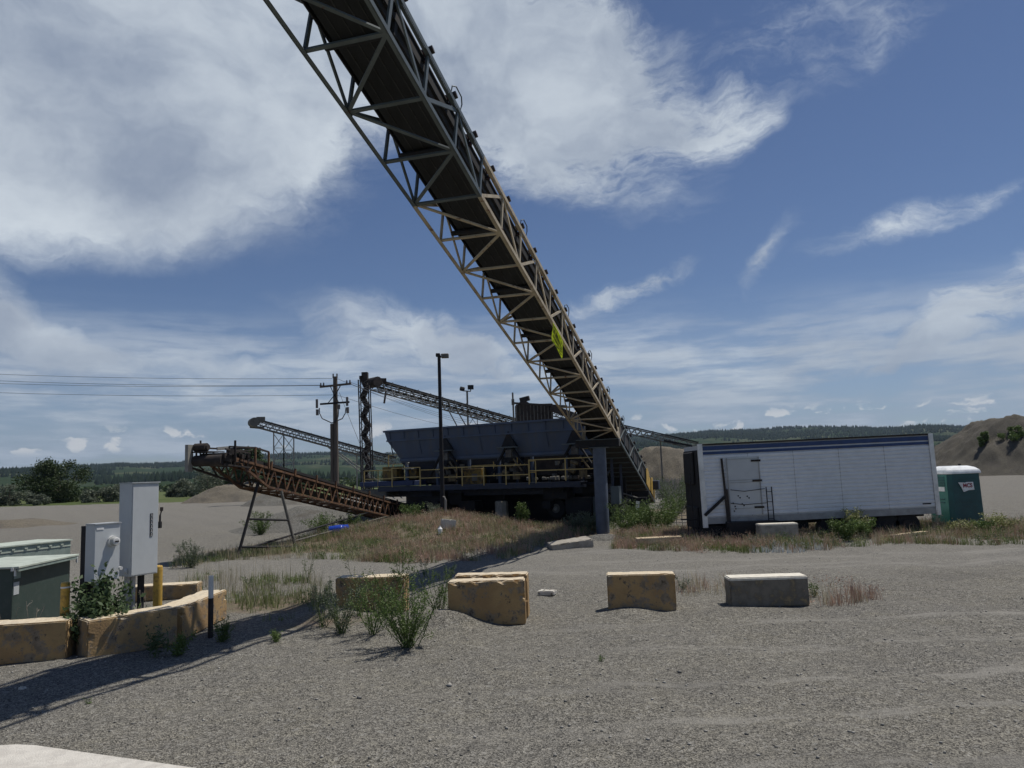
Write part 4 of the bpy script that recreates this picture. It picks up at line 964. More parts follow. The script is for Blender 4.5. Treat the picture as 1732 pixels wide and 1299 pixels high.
def flood_mast():
    t = at(790, 661, 98); x = t.x; root = empty('floodlight_mast', (x, 98, 0), 'small lattice mast with two floodlights on a crossarm far behind the hopper', 'light mast')
    MB().tube((x, 98, 4), t, .12, n=8).build('pole', 'far_steel', root)
    mb = MB(); a = at(783, 661, 98); b = at(796, 662, 98); mb.bar(a, b, .12); mb.bar(a, a+Vector((0, 0, .3)), .12); mb.bar(b, b+Vector((0, 0, .5)), .12); mb.build('crossarm', 'far_steel', root)
    MB().box(at(796, 655, 98), (.75, .4, .55), .1).build('lamp_head', 'dark', root); MB().tube(at(782, 657, 98)+Vector((-.25, 0, 0)), at(782, 657, 98)+Vector((.2, .2, -.1)), .28, n=12).build('lamp_head', 'dark', root)
    mb = MB(); zt = at(790, 698, 98).z
    for dx in (0, 1.2): mb.bar((x+dx, 98, -.5), (x+dx, 98, zt), .10)
    for i in range(6): mb.bar((x, 98, zt*(i/6)), (x+1.2, 98, zt*(i+1)/6), .06); mb.bar((x+1.2, 98, zt*(i/6)), (x, 98, zt*(i+1)/6), .06)
    mb.build('lattice', 'far_light', root)
flood_mast()
def utility_pole():
    Y = 52; t = at(567, 637, Y); x = t.x; root = empty('utility_pole', (x, Y, 0), 'weathered wooden utility pole with two crossarms and a transformer drop', 'utility pole')
    MB().tube((x, Y, -.3), (x, Y, t.z), .215, .15, n=14).build('pole', 'wood', root)
    MB().tube((x-.24, Y-.12, -.2), (x-.24, Y-.12, at(560, 717, Y).z), .10, n=10).build('conduit', 'wood', root)
    y1 = Y-.2; a1 = at(541, 654.5, y1); b1 = at(594, 649, y1); MB().bar(a1, b1, .14, .13).build('crossarm', 'wood', root)
    y2 = Y-.2; a2 = at(536, 684, y2); b2 = at(591, 680, y2); MB().bar(a2+(b2-a2)*.1, b2, .13, .12).build('crossarm', 'dark', root)
    def lp(a, b, t): return a*(1-t)+b*t
    ins = []
    for tt in (.03, .12, .86, .96):
        p_ = lp(a1, b1, tt); o = MB().tube(p_+Vector((0, 0, .06)), p_+Vector((0, 0, .27)), .065, .04, n=8).build('insulator', 'porcelain', root); ins.append(p_+Vector((0, 0, .27)))
    for dx in (-.14, .12): MB().tube((x+dx, Y, t.z-.1), (x+dx, Y, t.z+.2), .05, n=8).build('insulator', 'porcelain', root)
    mb = MB()
    for a, b in ((a1, b1), (a2, b2)):
        for tt in (.33, .67): p_ = lp(a, b, tt); mb.bar(p_, (x, Y-.15, p_.z-.75 if a is a1 else p_.z+.6), .05)
    mb.build('brace', 'dark', root)
    for tt in (.0, .93):
        p_ = lp(a2, b2, tt); MB().tube(p_+Vector((0, 0, -.25)), p_+Vector((0, 0, .35)), .085, n=8).build('cutout', 'porcelain', root); MB().tube(p_+Vector((.05, -.1, -.75)), p_+Vector((.05, -.1, -.35)), .10, n=8).build('arrester', 'porcelain', root)
    zj = at(560, 716, Y).z
    mb = MB()
    for px in (540, 585):
        s = at(px, 690, y2); m_ = at(px+(5 if px < 560 else -6), 708, y2); mb.path([s, s*.5+m_*.5+Vector((-.08 if px < 560 else .08, 0, 0)), m_, Vector((x-.2, y2, zj))], .035, 6)
    mb.path([at(573, 690, y2), at(572, 705, y2), Vector((x-.1, y2, zj))], .035, 6); MB().tube(at(573, 684, y2), at(573, 692, y2), .1, n=8).build('arrester', 'porcelain', root)
    mb.build('service_drop', 'wire', root)
    # conductors, left span and right span
    W = [((0, 625.5), (562, 640)), ((0, 636), (542, 651.5)), ((0, 642.5), (547, 652)), ((0, 658), (564, 668))]
    E = [((569, 640), (900, 724)), ((589, 648), (900, 716)), ((594, 647), (900, 712)), ((569, 668), (900, 722))]
    for k, ((p0, p1), (q0, q1)) in enumerate(zip(W, E)):
        a = at(p0[0]-260, p0[1]-6, 60); b = at(*p1, Y-.2); c = at(*q0, Y-.2); e = at(q1[0], q1[1], 150)
        mb = MB()
        for s, f, sag in ((a, b, .35), (c, e, 1.6)):
            mb.path([s*(1-t)+f*t-Vector((0, 0, sag*4*t*(1-t))) for t in np.linspace(0, 1, 17)], .014, 5)
        o = mb.build('power_line', 'wire'); tag(o, ['topmost power line running left from the pole top', 'power line on the outer left insulator of the upper crossarm', 'power line on the inner left insulator of the upper crossarm', 'lowest power line, clamped to the pole below the upper crossarm'][k], 'power line', 'power lines on the utility pole')
    o = MB().path([at(574, 664, Y), at(597, 722, 51), at(625, 790, 50)], .014, 5).build('guy_wire', 'wire', root)
utility_pole()

# ------------------------------------------------------------------ trailer
def trailer():
    TL = at(1175, 748.5, 27.8); TR = at(1568, 730, 27.8); BL = at(1190, 887, 27.8); BR = at(1583, 862, 27.8)
    ux = (TR-TL).normalized(); LEN = (TR-TL).length; n_ = ux.cross(Vector((0, 0, 1))).normalized(); uz = n_.cross(ux)*-1
    uz = ux.cross(-n_) if ux.cross(-n_).z > 0 else -ux.cross(-n_)
    HT = ((TL-BL).length+(TR-BR).length)/2; D = 2.3
    root = empty('semi_trailer', (TL.x, TL.y, 0), 'old white box trailer with blue roof stripe and wooden side door', 'trailer')
    O = BL
    def P(x, y, z): return O+ux*x-n_*y+uz*z      # y into the depth
    def fb(x0, x1, z0, z1, proud=.012, t=.02): return [P(x0, -proud, z0), P(x1, -proud, z0), P(x1, -proud, z1), P(x0, -proud, z1)]
    # body shell with corrugated side (real ridges)
    MB().add([P(0, .02, 0), P(LEN, .02, 0), P(LEN, D, 0), P(0, D, 0), P(0, .02, HT-.05), P(LEN, .02, HT-.05), P(LEN, D, HT-.05), P(0, D, HT-.05)],
             [(3, 2, 1, 0), (4, 5, 6, 7), (0, 1, 5, 4), (1, 2, 6, 5), (2, 3, 7, 6), (3, 0, 4, 7)]).build('body', 'trailer', root)
    mb = MB(); n = 16; z0, z1 = .24, HT-.42; pr = []
    for i in range(n):
        a = z0+(z1-z0)*i/n; b = z0+(z1-z0)*(i+1)/n; pr += [(.0, a+.002), (-.022, a+.03), (-.022, b-.03), (.0, b-.002)]
    xs = [.12]+[.12+(LEN-.22)*k/5 for k in range(1, 5)]+[LEN-.1]
    for k in range(5):
        rows = [[P(x, y, z) for y, z in pr] for x in (xs[k]+.006, xs[k+1]-.006)]; m = len(pr)
        mb.add(rows[0]+rows[1], [(i, m+i, m+i+1, i+1) for i in range(m-1)])
    mb.build('side_panels', 'trailer', root)
    mb = MB()
    for x in xs: mb.bar(P(x, -.012, .2), P(x, -.012, HT-.4), .012, .02, n_)
    mb.build('seam', 'trailer_skirt', root)
    mb = MB().bar(P(0, -.0, HT-.03), P(LEN, -.0, HT-.03), .08, .06, uz); mb.build('roof_rail', 'rust_d', root)
    for za, zb in ((HT-.24, HT-.09), (HT-.39, HT-.29)): MB().plate([P(.12, -.012, za), P(LEN-.1, -.012, za), P(LEN-.1, -.012, zb), P(.12, -.012, zb)], n_, .012).build('stripe', 'blue_stripe', root)
    MB().bar(P(.0, -.0, .11), P(LEN, -.0, .11), .05, .22, uz).build('lower_rail', 'trailer_skirt', root)
    MB().bar(P(.06, -.02, -.12), P(.06, -.02, HT-.0), .18, .07, n_).build('corner_post', 'trailer_trim', root)
    MB().bar(P(LEN-.02, -.02, -.05), P(LEN-.02, -.02, HT-.0), .16, .08, n_).build('corner_post', 'trailer_trim', root)
    MB().plate([P(LEN-.55, -.035, .34), P(LEN-.25, -.035, .34), P(LEN-.25, -.035, .38), P(LEN-.55, -.035, .38)], n_, .01).build('marker_plate', 'dark', root)
    # side door
    dr = MB().plate([P(.92, -.03, .26), P(2.15, -.03, .26), P(2.15, -.03, HT-.52), P(.92, -.03, HT-.52)], n_, .03).build('door', 'cab', root)
    mb = MB()
    for x in (.98, 2.12): mb.bar(P(x, -.052, .26), P(x, -.052, HT-.55), .035, .03, n_)
    for z in (.5, 1.42, 1.5, HT-.60): mb.bar(P(.95, -.054, z), P(2.13, -.054, z), .012, .015, n_)
    mb.build('door_frame', 'trailer_skirt', dr)
    for z in (HT-.68, 1.46, .52): MB().box(P(2.02, -.06, z), (.34, .03, .07)).build('hinge', 'rust_d', dr)
    mb = MB()
    for k, (x, z) in enumerate([(1.3, .95), (1.36, .88), (1.62, .92), (1.68, .86), (1.42, .66), (1.48, .60), (1.1, .7), (1.16, .58), (1.18, .50), (1.12, .42)]): mb.box(P(x, -.052, z), (.045, .015, .045), .4)
    mb.build('dents', 'dark', dr)
    mb = MB().bar(P(.90, -.09, -.35), P(.86, -.09, 1.2), .13, .06, n_); mb.bar(P(.84, -.07, 1.15), P(.80, -.07, HT-.55), .07, .05, n_); mb.build('door_post', 'rust_d', root)
    MB().bar(P(.05, -.10, .32), P(.82, -.10, .95), .10, .05, n_).build('brace', 'dark', root)
    mb = MB(); mb.path([P(1.02, -.1, 1.18), P(1.5, -.12, 1.10), P(2.25, -.1, 1.16)], .012, 5); mb.path([P(1.0, -.1, .70), P(1.5, -.12, .63), P(2.3, -.1, .66)], .012, 5); mb.build('chain', 'dark', root)
    mb = MB().bar(P(2.28, -.16, -.1), P(2.28, -.16, 1.22), .03); mb.bar(P(2.47, -.16, -.1), P(2.47, -.16, 1.22), .03)
    for z in (.1, .4, .7, 1.05): mb.bar(P(2.28, -.16, z), P(2.47, -.16, z), .02)
    mb.build('ladder', 'dark', root)
    # steps box below the door, undercarriage
    MB().box(P(1.65, -.15, -.22), (1.75, .7, .55), math.atan2(ux.y, ux.x)).build('step_box', 'dark', root)
    MB().box(P(.5, .8, -.25), (1.2, 1.4, .35), math.atan2(ux.y, ux.x)).build('landing_gear', 'dark', root)
    mb = MB().bar(P(.3, .7, -.1), P(LEN-.2, .7, -.02), .12, .2); mb.bar(P(.3, D-.7, -.1), P(LEN-.2, D-.7, -.02), .12, .2)
    mb.box(P(3.45, .5, -.18), (.75, .5, .30), math.atan2(ux.y, ux.x)); mb.build('chassis', 'dark', root)
    for x in (4.55, 5.35, 6.6, 7.3):
        wc = P(x, .1, -.38); wh = MB().tube(wc, wc-n_*.3, .46, n=28).build('wheel', 'rubber', root, bevel=.03); MB().tube(wc+n_*.01, wc+n_*.03, .2, n=16).build('hub', 'rust_d', wh)
    # nose end: refrigeration unit and torn dark panels
    a = math.atan2(ux.y, ux.x)
    MB().box(P(-.03, D/2, HT*.45), (.05, D-.1, HT*.95), a).build('end_wall', 'dark', root)
    mb = MB().box(P(-.09, D*.55, HT*.70), (.08, 1.5, 1.2), a); mb.box(P(-.10, D*.5, .2), (.1, 1.8, .8), a); mb.build('cooling_unit', 'dark', root, bevel=.04)
    mb = MB().bar(P(-.15, .2, HT-.05), P(-1.1, .5, HT+.2), .07); mb.bar(P(-.1, .3, .15), P(-.75, .2, .2), .05); mb.bar(P(-.3, .25, -.5), P(-.3, .25, 1.8), .04); mb.bar(P(-.5, .25, -.5), P(-.5, .25, 0), .04); mb.build('pipework', 'dark', root)
trailer()

# ------------------------------------------------------------------ portable toilet
def potty():
    Y = 28.6; c = at(1625, 889, Y); z0 = hz(c.x, Y); top = at(1620, 788, Y).z
    root = empty('portable_toilet', (c.x+.22, Y+.6, z0), 'teal portable toilet with white domed roof beside the trailer', 'portable toilet', rz=R_(10)); root['_local'] = 1
    hw, hd = .66, .62; h = top-z0; hb = h-.26
    def ring(w, d, z, ch=.12): return [(-w+ch, -d, z), (w-.03, -d, z), (w, -d+.03, z), (w, d-.03, z), (w-.03, d, z), (-w+ch, d, z), (-w, d-ch, z), (-w, -d+ch, z)]
    MB().loft([ring(hw+.02, hd+.02, 0), ring(hw+.02, hd+.02, .14), ring(hw, hd, .15), ring(hw-.025, hd-.02, hb)]).build('cabin', 'potty', root)
    MB().loft([ring(hw+.03, hd+.03, hb-.03), ring(hw+.035, hd+.03, hb+.03), ring(hw, hd, hb+.11), ring(hw-.10, hd-.10, hb+.20), ring(hw-.28, hd-.25, hb+.26)]).build('roof', 'potty_roof', root, smooth=False, bevel=.012, segs=2)
    MB().tube((hw-.15, .2, hb+.05), (hw-.15, .2, hb+.33), .05, n=10).build('vent_pipe', 'dark', root)
    # left side strip with louvres, teal made paler for its lit look
    MB().plate([(-hw-.006, -hd+.14, .2), (-hw-.006, hd-.14, .2), (-hw+.02-.006, hd-.14, hb-.05), (-hw+.02-.006, -hd+.14, hb-.05)], (1, 0, 0), .02).build('side_panel', 'potty_l', root)
    mb = MB()
    for i in range(6): mb.box((-hw-.01, 0, hb-.14-i*.06), (.05, .75, .022))
    for i in range(2): mb.box((-hw-.015, 0, hb-.95-i*.12), (.05, .6, .03))
    for i in range(7): mb.box((0, -hd-.0, .3+i*.25), (.9, .012, .015))
    mb.build('louvre', 'potty', root)
    MB().box((-hw-.012, 0, hb-.58), (.03, .72, .16)).build('side_label', 'white_mark', root)
    # sign with notched lower left corner
    s = MB().plate([(-.32, -hd-.012, hb-.34), (-.02, -hd-.012, hb-.36), (.03, -hd-.012, hb-.34), (.30, -hd-.012, hb-.34), (.33, -hd-.012, hb-.63), (.08, -hd-.012, hb-.64), (-.12, -hd-.012, hb-.70), (-.20, -hd-.012, hb-.52)], (0, 1, 0), .012).build('sign', 'white_mark', root)
    text_obj('MCS', .20, 'red_mark', s, local_rect_frame((.06, -hd-.020, hb-.47), (1, 0, 0), (0, -1, 0)), 'lettering', .008)
    MB().box((0, -hd-.006, .95), (1.0, .02, .015)).build('seam', 'potty', root)
potty()

# ------------------------------------------------------------------ utility boxes at left
def obox(mb, c0, th, w, d, z0, z1, off=0.0):
    t = Vector((math.cos(th), math.sin(th), 0)); b = Vector((-math.sin(th), math.cos(th), 0)); c0 = Vector((c0[0], c0[1], 0))-b*off
    p = [c0, c0+t*w, c0+t*w+b*d, c0+b*d]; mb.loft([[q+Vector((0, 0, z0)) for q in p], [q+Vector((0, 0, z1)) for q in p]]); return t, b
def solve(px, c0, dirv, lo=0, hi=3):
    for _ in range(40):
        m = (lo+hi)/2; q = Vector(c0)+dirv*m; x, _y = pjn((q.x, q.y, 1.5)); 
        x0, _ = pjn((c0[0], c0[1], 1.5))
        if (x-x0)*np.sign(px-x0) < abs(px-x0): lo = m
        else: hi = m
    return (lo+hi)/2
TH = R_(62); tv = Vector((math.cos(TH), math.sin(TH), 0)); bv = Vector((-math.sin(TH), math.cos(TH), 0)); nv = -bv
def tall_cab():
    c = at(219.6, 976, 14.0); w = solve(267, c, tv); d = solve(199.7, c, bv); z0 = c.z; z1 = at(219.6, 818, 14.0).z
    root = empty('electrical_cabinet', (c.x, c.y, 0), 'tall grey electrical cabinet on steel legs with red-handled switch, taller than the meter box', 'cabinet')
    mb = MB(); obox(mb, c, TH, w, d, z0, z1); mb.build('enclosure', 'cab', root, bevel=.006)
    mb = MB(); obox(mb, c-tv*.01-nv*0, TH, w+.02, d+.03, z1+.002, z1+.022, .03); mb.build('top_cap', 'cab_edge', root)
    mb = MB(); obox(mb, c+tv*.018, TH, w-.036, .012, z0+.02, z1-.03, .013); mb.build('door', 'cab', root, bevel=.004)
    zc = (z0+z1)/2
    ps = c+tv*(w*.72)+nv*.018; ps.z = 0
    mb = MB()
    for k in range(6): mb.box(Vector((ps.x, ps.y, z0+(z1-z0)*(.645-.043*k))), (.055, .006, .062), TH)
    pl = mb.build('label_strip', 'black_mark', root)
    mb = MB(); pw = ps+nv*.005
    for k in range(6):
        zz = z0+(z1-z0)*(.645-.043*k); mb.box(Vector((pw.x, pw.y, zz+.012)), (.012, .004, .02), TH); mb.box(Vector((pw.x, pw.y, zz-.014)), (.035, .004, .008), TH)
    mb.build('label_symbols', 'white_mark', pl)
    e = c+tv*(w+.05)+nv*-.02; e.z = z0+(z1-z0)*.60
    mb = MB().path([e+Vector((0, 0, -.15)), e+Vector((0, 0, .05)), e+tv*.03+Vector((0, 0, .14))], .018, 6); mb.box(e+Vector((0, 0, -.12)), (.05, .05, .12), TH); h = mb.build('switch_handle', 'dark', root)
    MB().box(e+tv*.03+Vector((0, 0, .17)), (.05, .03, .07), TH).build('handle_grip', 'idler_red', h)
    for k, (f, m, r) in enumerate(((.12, 'pvc', .045), (.32, 'pvc', .05))): q = c+tv*(w*f)+bv*d*.5; MB().tube((q.x, q.y, -.1), (q.x, q.y, z0), r, n=14).build('conduit', m, root)
    q = c+tv*(w*.62)+bv*d*.5; MB().box((q.x, q.y, z0/2-.05), (.10, .06, z0+.1), TH).build('leg', 'dark', root)
    q = c-tv*.0+bv*d*.15; mb = MB().tube((q.x-.05, q.y, z0+.10), (q.x-.01, q.y, z0+.10), .05, n=12); mb.build('hub', 'cab', root)
tall_cab()
def meter_cab():
    c = at(159, 960, 13.1); w = solve(202.6, c, tv); d = solve(143.5, c, bv); d2 = solve(138, c, bv); z1 = at(159, 888, 13.1).z; z0 = at(159, 985, 13.1).z
    root = empty('meter_box', (c.x, c.y, 0), 'short grey meter cabinet with a round glass meter on its face', 'cabinet')
    mb = MB(); obox(mb, c, TH, w, d, z0, z1); mb.build('enclosure', 'cab', root, bevel=.006)
    q = c+bv*(d+.002); mb = MB(); obox(mb, q, TH, w, d2-d+.03, -.1, z1-.02); mb.build('mounting_panel', 'dark', root)
    mb = MB(); obox(mb, c-tv*.008, TH, w+.016, d+.02, z1+.002, z1+.018, .02); mb.build('top_cap', 'cab_edge', root)
    m_ = c+tv*(w*.68)+nv*.0; m_.z = at(190, 916, 13.3).z
    mt = MB().tube(m_, m_+nv*.05, .095, n=28).build('meter', 'meter', root, smooth=False); MB().tube(m_+nv*.05, m_+nv*.12, .078, .068, n=28).build('meter_glass', 'glass', mt); MB().tube(m_+nv*.12, m_+nv*.13, .068, .052, n=28).build('meter_face', 'meter', mt)
    MB().box(m_+nv*.133, (.07, .008, .025), TH).build('register', 'dark', mt)
    l = c+tv*.09+nv*.004; MB().box(Vector((l.x, l.y, z1-.07)), (.13, .006, .035), TH).build('label', 'white_mark', root)
    l = c+tv*(w*.97)+nv*.02; MB().tube(Vector((l.x, l.y, z0+.18)), Vector((l.x, l.y, z0+.18))+nv*.05, .03, n=12).build('latch', 'meter', root)
    q = c+tv*.12+bv*.1; MB().tube((q.x, q.y, -.1), (q.x, q.y, z0), .05, n=12).build('conduit', 'pvc', root)
meter_cab()
def transformers():
    z1 = 1.30; A = G(27, 958, z1); B = G(128, 937, z1); t = (B-A).normalized(); b = Vector((-t.y, t.x, 0)); 
    root = empty('pad_transformer', (A.x, A.y, 0), 'dark green pad-mounted transformer with pale lid, nearer of the two green boxes', 'transformer', 'green utility boxes')
    th = math.atan2(t.y, t.x); L = (B-A).length
    A2 = A+t*.03+b*.06; mb = MB(); obox(mb, A2, th, L-.12, 1.3, 0, z1-.04); mb.build('tank', 'green_box', root, bevel=.008)
    mb = MB(); obox(mb, A-t*.03, th, L+.03, 1.45, z1-.04, z1, .07); mb.build('lid', 'green_lid', root, bevel=.006)
    mb = MB(); obox(mb, A-t*.02, th, L+.01, .03, z1-.09, z1-.045, .06); mb.build('lid_lip', 'green_pale', root)
    for q, s in ((A2-t*.03, 1), (B-t*.05, 1)):
        mb = MB().path([q+Vector((0, 0, -.02))-b*.03, q+Vector((0, 0, -.07))-b*.05, q+Vector((0, 0, -.17))-b*.05], .02, 6); mb.box(q+Vector((0, 0, -.05))-b*.02, (.10, .04, .06), th); mb.build('lifting_hook', 'meter', root)
    q = A2+t*.11-b*.004; MB().box(Vector((q.x, q.y, z1-.40)), (.17, .008, .22), th).build('label', 'cab', root)
    q = A2+t*.13-b*.004; MB().box(Vector((q.x, q.y, z1-.17)), (.2, .008, .12), th).build('label', 'green_pale', root)
    # second box behind
    z2 = 1.42; A = G(-60, 931, z2); B = G(120, 912, z2); t = (B-A).normalized(); b = Vector((-t.y, t.x, 0)); L = (B-A).length; th = math.atan2(t.y, t.x)
    root = empty('pad_transformer', (A.x, A.y, 0), 'faded pale green utility box behind the dark transformer, farther of the two', 'transformer', 'green utility boxes')
    mb = MB(); obox(mb, A, th, L, 1.1, 0, z2-.03); mb.build('tank', 'green_pale', root, bevel=.008)
    mb = MB(); obox(mb, A-t*.02, th, L+.04, 1.16, z2-.03, z2, .03); mb.build('lid', 'green_lid', root)
    mb = MB(); obox(mb, A, th, L, .02, z2-.16, z2-.13, .012)
    for k in range(6): q = A+t*(L*(.3+.12*k))-b*.015; mb.box(Vector((q.x, q.y, z2-.10)), (.07, .03, .03), th)
    mb.build('trim', 'green_lid', root)
transformers()
# bollards and pipe posts
def bollard(px, pt, pb, Y, r, m, label, nm='bollard', capm=None):
    a = at(px, pt, Y); o = empty(nm, (a.x, Y, 0), label, 'bollard'); mb = MB(); n = 20
    mb.loft([[Vector((a.x+math.cos(t)*rr, Y+math.sin(t)*rr, z)) for t in [2*PI*k/n for k in range(n)]] for rr, z in ((r, -.1), (r, a.z-.03), (r*.85, a.z-.008), (r*.4, a.z))]); mb.build('post', m, o)
    MB().tube((a.x, Y, a.z-.10), (a.x, Y, a.z-.075), r+.004, n=20).build('band', capm or m, o)
bollard(267.5, 956, 1020, 15.3, .085, 'yellow', 'yellow steel bollard just right of the tall cabinet')
bollard(111, 984, 1046, 13.0, .07, 'yellow', 'yellow bollard with white top between the transformer and the bush', capm='white_mark')
o = at(357, 974, 13.75); e = empty('pipe_post', (o.x, 13.75, 0), 'thin pale pipe post standing in front of the last left concrete block', 'post')
MB().tube((o.x, 13.75, -.1), (o.x, 13.75, o.z-.38), .045, n=14).build('dark_lower_pipe', 'rust_d', e); MB().tube((o.x, 13.75, o.z-.379), (o.x, 13.75, o.z), .043, n=14).build('lit_upper_pipe', 'meter', e)  # sunlit top put into the colour: pale upper length over a dark base

# ------------------------------------------------------------------ concrete blocks
def block(name, c, rz, L, D, Ht, label, m='block', seed=1, taper=0.0, tilt=(0, 0), chip=.034, cap=None, group='concrete barrier blocks', cat='concrete block'):
    bm = bmesh.new(); bmesh.ops.create_cube(bm, size=1)
    for v in bm.verts: v.co.x *= L; v.co.y *= D*(1-(taper if v.co.z > 0 else 0)); v.co.z = v.co.z*Ht+Ht/2
    bmesh.ops.bevel(bm, geom=list(bm.edges), offset=.018, segments=2, affect='EDGES')
    bmesh.ops.subdivide_edges(bm, edges=[e for e in bm.edges if e.calc_length() > .2], cuts=13, use_grid_fill=True)
    for v in bm.verts:
        n = mnoise.fractal(v.co*3.1+Vector((seed*7.3, 0, 0)), 1, 2, 4); n2 = mnoise.noise(v.co*11+Vector((seed, 2, 0)))
        edge = (abs(v.co.x) > L/2-.05)+(abs(v.co.y) > D/2*(1-taper)-.05)+(v.co.z > Ht-.05)
        v.co += Vector((v.co.x/L, v.co.y/D, (v.co.z-Ht/2)/Ht))*(n*chip*.15-(max(0, n2-.22)*chip*5 if edge >= 2 else 0))
    me = bpy.data.meshes.new(name); bm.to_mesh(me); bm.free(); me.materials.append(MT[m]); o = bpy.data.objects.new(name, me); C.objects.link(o)
    o.location = c; o.rotation_euler = (tilt[0], tilt[1], rz); tag(o, label, cat, group)
    if cap:
        MBc = MB().box((0, 0, Ht-.012), (L*1.005, D*(1-taper)*1.01, .075)); o['_local'] = 1; k = MBc.build('pale_top', cap, o, bevel=.02, segs=3)
    return o
def block2(pa, pb, depth, Ht, label, z=0.0, **kw):   # front bottom edge pa -> pb in ground coordinates
    pa = Vector(pa); pb = Vector(pb); t = (pb-pa); L = t.length; t.normalize(); b = Vector((-t.y, t.x, 0)); c = (pa+pb)/2+b*depth/2
    return block('concrete_block', (c.x, c.y, z), math.atan2(t.y, t.x), L, depth, Ht, label, **kw)
a = G(-110, 1133); b = G(112, 1117); block2(a, G(140, 1116)*.0+b, .5, .60, 'yellow painted concrete block at the left edge in front of the transformer', seed=1)
a2 = G(146, 1118); b2 = G(300, 1090); block2(a2, b2, .5, .60, 'stained yellow concrete block in front of the leafy bush, second from the left', seed=2)
a3 = G(303, 1087); b3 = G(366, 1050); block2(a3+Vector((-.02, .14, 0)), b3+Vector((.12, .22, 0)), .5, .56, 'yellow concrete block behind the pale pipe post, third from the left', seed=3)
c = G(300, 1014); block('concrete_block', (c.x-.35, c.y+.2, 0), R_(8), 1.5, .5, .34, 'low concrete block behind the yellow bollard', seed=4)
t1 = at(567, 978, 15.5); t2 = at(683, 980, 15.4); block2((t1.x, 15.5, 0), (t2.x, 15.4, 0), .5, t1.z, 'yellow concrete block half hidden by the tall green weeds', seed=5)
t1 = at(757, 985, 13.95); t2 = at(887, 983, 13.9); block2((t1.x, 13.95, 0), (t2.x, 13.9, 0), .42, t1.z+.005, 'front block of the leaning pair, buried at its left end in gravel', seed=6)
t1 = at(768, 974, 14.7); t2 = at(891, 969, 14.6); block2((t1.x, 14.62, 0), (t2.x, 14.5, 0), .42, at(830, 972, 14.6).z, 'rear block of the pair standing close together', seed=7)
t1 = at(1026, 973, 14.75); t2 = at(1141, 976, 14.65); block2((t1.x, 14.75, 0), (t2.x, 14.6, 0), .5, t1.z, 'mottled yellow block alone on the gravel, left of the black one', seed=8, taper=.12)
t1 = at(1234, 980, 14.8); t2 = at(1365, 980, 14.8); block2((t1.x, 14.8, 0), (t2.x, 14.75, 0), .45, t1.z, 'black-stained block with white top, rightmost of the front row', m='block_dark', seed=9, cap='block_top')
t1 = at(1285, 888, 26.7); t2 = at(1350, 887, 26.7); block2((t1.x, 26.7, 0), (t2.x, 26.7, 0), .5, t1.z-hz(9, 26.7), 'pale concrete block in the grass in front of the trailer door', z=hz(9, 26.7), m='slab_raw', cap='block_top', seed=10)
t1 = at(746, 872, 32.3); block('concrete_block', (t1.x+.25, 32.4, hz(t1.x, 32.4)-.05), R_(25), .55, .4, .42, 'small pale block on the weedy bank below the light pole', m='conc', seed=11, tilt=(0, R_(8)))
t1 = at(965, 916, 26.9); block('concrete_slab', (t1.x, 27.2, hz(t1.x, 27)-.06), R_(8), 1.45, 1.0, .27, 'broken pale concrete slab lying at the edge of the weeds near the column', m='slab_raw', seed=12, tilt=(R_(2), R_(-6)), chip=.12, group=None, cat='concrete slab')
t1 = at(925, 992, 17.3); block('concrete_rubble', (t1.x, 17.3, -.03), R_(-20), .38, .3, .10, 'flat yellowish lump of rubble lying behind the pair of blocks', m='conc', seed=13, chip=.2, group=None, cat='rubble')
def plank(pa, Ya, pb, Yb, w, t, label, m='plank'):
    a = at(*pa, Ya); b = at(*pb, Yb); a.z = hz(a.x, a.y)+t/2+.03; b.z = hz(b.x, b.y)+t/2+.05
    o = MB().bar(a, b, w, t).build('plank', m, None, bevel=.01); tag(o, label, 'plank'); return o
plank((1076, 912), 27.0, (1151, 911), 27.0, .45, .22, 'thick pale timber lying in the red grass left of the trailer')
plank((1490, 903), 26.5, (1566, 901), 27, .2, .08, 'thin pale board lying in the weeds near the toilet')
plank((1140, 880), 33, (1185, 886), 31, .3, .1, 'pale board lying behind the trailer nose')
def pallet():
    c = at(1150, 880, 34); z = hz(c.x, 34); mb = MB()
    for i in range(8): mb.bar((c.x-.9+i*.25, 34, z), (c.x-.9+i*.25, 34.05, z+.75), .03)
    for k in range(5): mb.bar((c.x-.9, 34, z+.1+k*.15), (c.x+.85, 34, z+.1+k*.15), .03)
    o = mb.build('wire_panel', 'far_light'); tag(o, 'pale wire fence panel standing left of the trailer nose', 'wire panel')
pallet()
def slat_fence():
    a = at(1100, 815, 60); b = at(1172, 812, 60); root = empty('slat_fence', (a.x, 60, 0), 'grey slatted snow fence beyond the conveyor tail', 'fence'); mb = MB(); n = 34
    for i in range(n): x = a.x+(b.x-a.x)*i/n; mb.box((x, 60+.1*math.sin(i), 1.0), (.06, .03, 1.5+.2*math.sin(i*2.3)))
    mb.build('slats', 'far_light', root); mb = MB()
    for z in (.6, 1.3): mb.bar((a.x, 60.05, z), (b.x, 60.05, z), .03)
    mb.build('wire', 'wire', root)
slat_fence()
